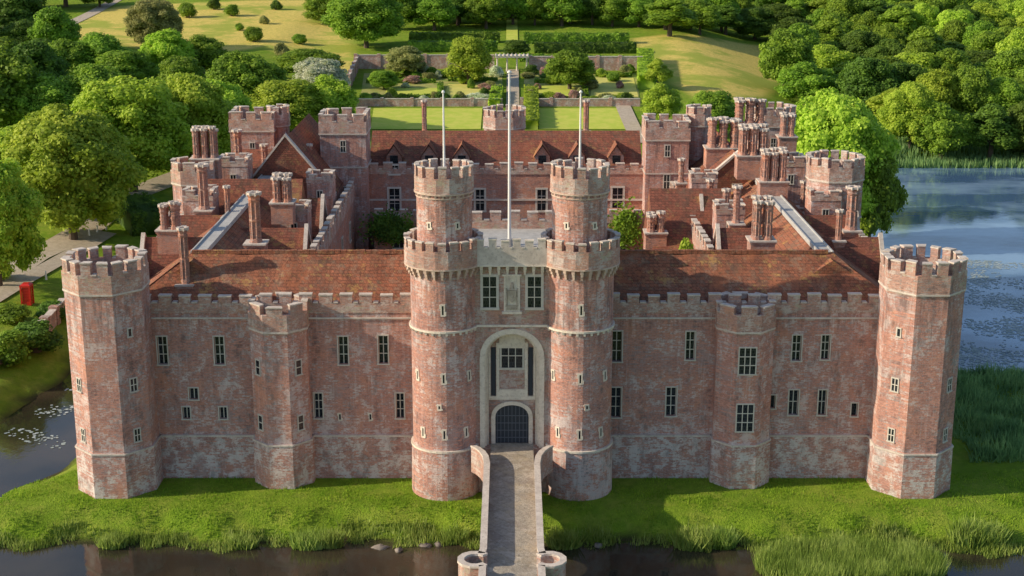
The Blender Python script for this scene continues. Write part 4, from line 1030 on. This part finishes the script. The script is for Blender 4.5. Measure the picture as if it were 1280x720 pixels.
n=17000; a=rs.rand(n)*2*PI; r=np.sqrt(rs.rand(n)); x=24.3+r*np.cos(a)*6.8; y=-13.4+r*np.sin(a)*3.2; k=(nz(x,y,1.3)+rs.rand(n)*.5>.45)&(wdist(x,y)<.5); x,y=x[k],y[k]
blades('reed_bed',x,y,rs.uniform(.9,1.8,len(x)),.045,'reed','feathery pale green reed clump standing in the moat right of the bridge','reeds',.5)
n=16000; x=rs.uniform(62,125,n); y=rs.uniform(146,182,n); k=(x>66+.2*(y-146)); x,y=x[k],y[k]
blades('reed_bed',x,y,rs.uniform(1.0,1.8,len(x)),.2,'reed2','long band of reeds along the far shore of the lake','reeds')
for (px,py,w,h) in ((385,662,44,26),(870,664,52,28),(905,668,36,26),(1220,672,44,30),(300,668,34,18),(135,668,34,18),(415,660,26,26),(705,668,38,24),(1262,690,38,26),(570,655,30,20)):
    x,y,_=G(px,py); y=max(y,-9.6); s=ppm(y,-1)
    n=500; a=rs.rand(n)*2*PI; r=np.sqrt(rs.rand(n))*.5*w/s; xx=x+r*np.cos(a); yy=y+r*np.sin(a)*.6
    o=blades('waterside_clump',xx,yy,rs.uniform(.5,1.,n)*h/s,.07,'reed','arching clump of tall leaves at the edge of the front bank','waterside plant',.7,kind=None)
    o['group']='leafy clumps along the front bank'
def pads(name,x,y,label,r0=.06,r1=.2):
    n=len(x); m=7; a=np.arange(m)*2*PI/m; r=rs.uniform(r0,r1,n)[:,None]
    V=np.stack([x[:,None]+r*np.cos(a),y[:,None]+r*np.sin(a),np.full((n,m),-1.475)+rs.rand(n)[:,None]*.012],2).reshape(-1,3)
    tag(np_obj(name,V,np.arange(n*m).reshape(n,m),[M['pad']],None,np.repeat(rs.rand(n),m)),label,'lily pads',None,'stuff')
n=30000; x=rs.uniform(43,75,n); y=rs.uniform(29,78,n); k=(wdist(x,y)<-.6)&(nz(x,y,.45)+.35*nz(x,y,1.7)+rs.rand(n)*.8>1.05+(y-31)*.007); pads('lily_pads',x[k],y[k],'floating lily pads scattered over the lake right of the castle')
n=1200; x=rs.uniform(-46,-38,n); y=rs.uniform(8,26,n); k=(wdist(x,y)<-.6)&(nz(x,y,.7)+rs.rand(n)*.7>1.25); pads('lily_pads',x[k],y[k],'floating leaves on the shaded moat left of the castle')
for (px,py,w) in ((475,663,24),(532,661,18),(548,658,10),(748,660,13),(498,666,9)):
    x,y,_=G(px,py); s=ppm(y,-1); rng=np.random.RandomState(px); q=SV*(1+.2*rng.normal(size=(len(SV),1)))*np.array([w/s*.5,.35,.22])
    q[:,0]+=x;q[:,1]+=y;q[:,2]+=max(T1(x,y),-1.5)+.02
    tag(np_obj('rock',q,SF,[M['rock']]),'weathered rock lying at the edge of the front bank near the bridge','rock','rocks on the front bank')
# ------------------------------------------------------------------ light and camera
W=bpy.data.worlds.new('World'); SC.world=W; W.use_nodes=True; nt=W.node_tree
sk=nt.nodes.new('ShaderNodeTexSky'); sk.sky_type='NISHITA'; sk.sun_disc=False
el=math.atan2(SUN[2],math.hypot(SUN[0],SUN[1])); sk.sun_elevation=el; sk.sun_rotation=math.atan2(SUN[0],SUN[1])%(2*PI)
bg=nt.nodes['Background']; nt.links.new(sk.outputs[0],bg.inputs[0]); bg.inputs[1].default_value=.15
sl=bpy.data.lights.new('sun','SUN'); sl.energy=4.8; sl.angle=math.radians(.6); sl.color=(1,.84,.62)
so=bpy.data.objects.new('sun',sl); COL.objects.link(so)
from mathutils import Vector
so.rotation_euler=Vector(SUN).to_track_quat('Z','Y').to_euler(); so.location=(-60,-60,60)
cam=bpy.data.cameras.new('camera'); cam.sensor_width=36; cam.lens=F/1280*36; cam.clip_end=3000; cam.clip_start=.5
co=bpy.data.objects.new('camera',cam); COL.objects.link(co); co.location=(0,-D,H); co.rotation_euler=(PI/2-TH,0,0)
SC.camera=co
SC.view_settings.view_transform='Standard'; SC.view_settings.look='None'; SC.view_settings.exposure=0
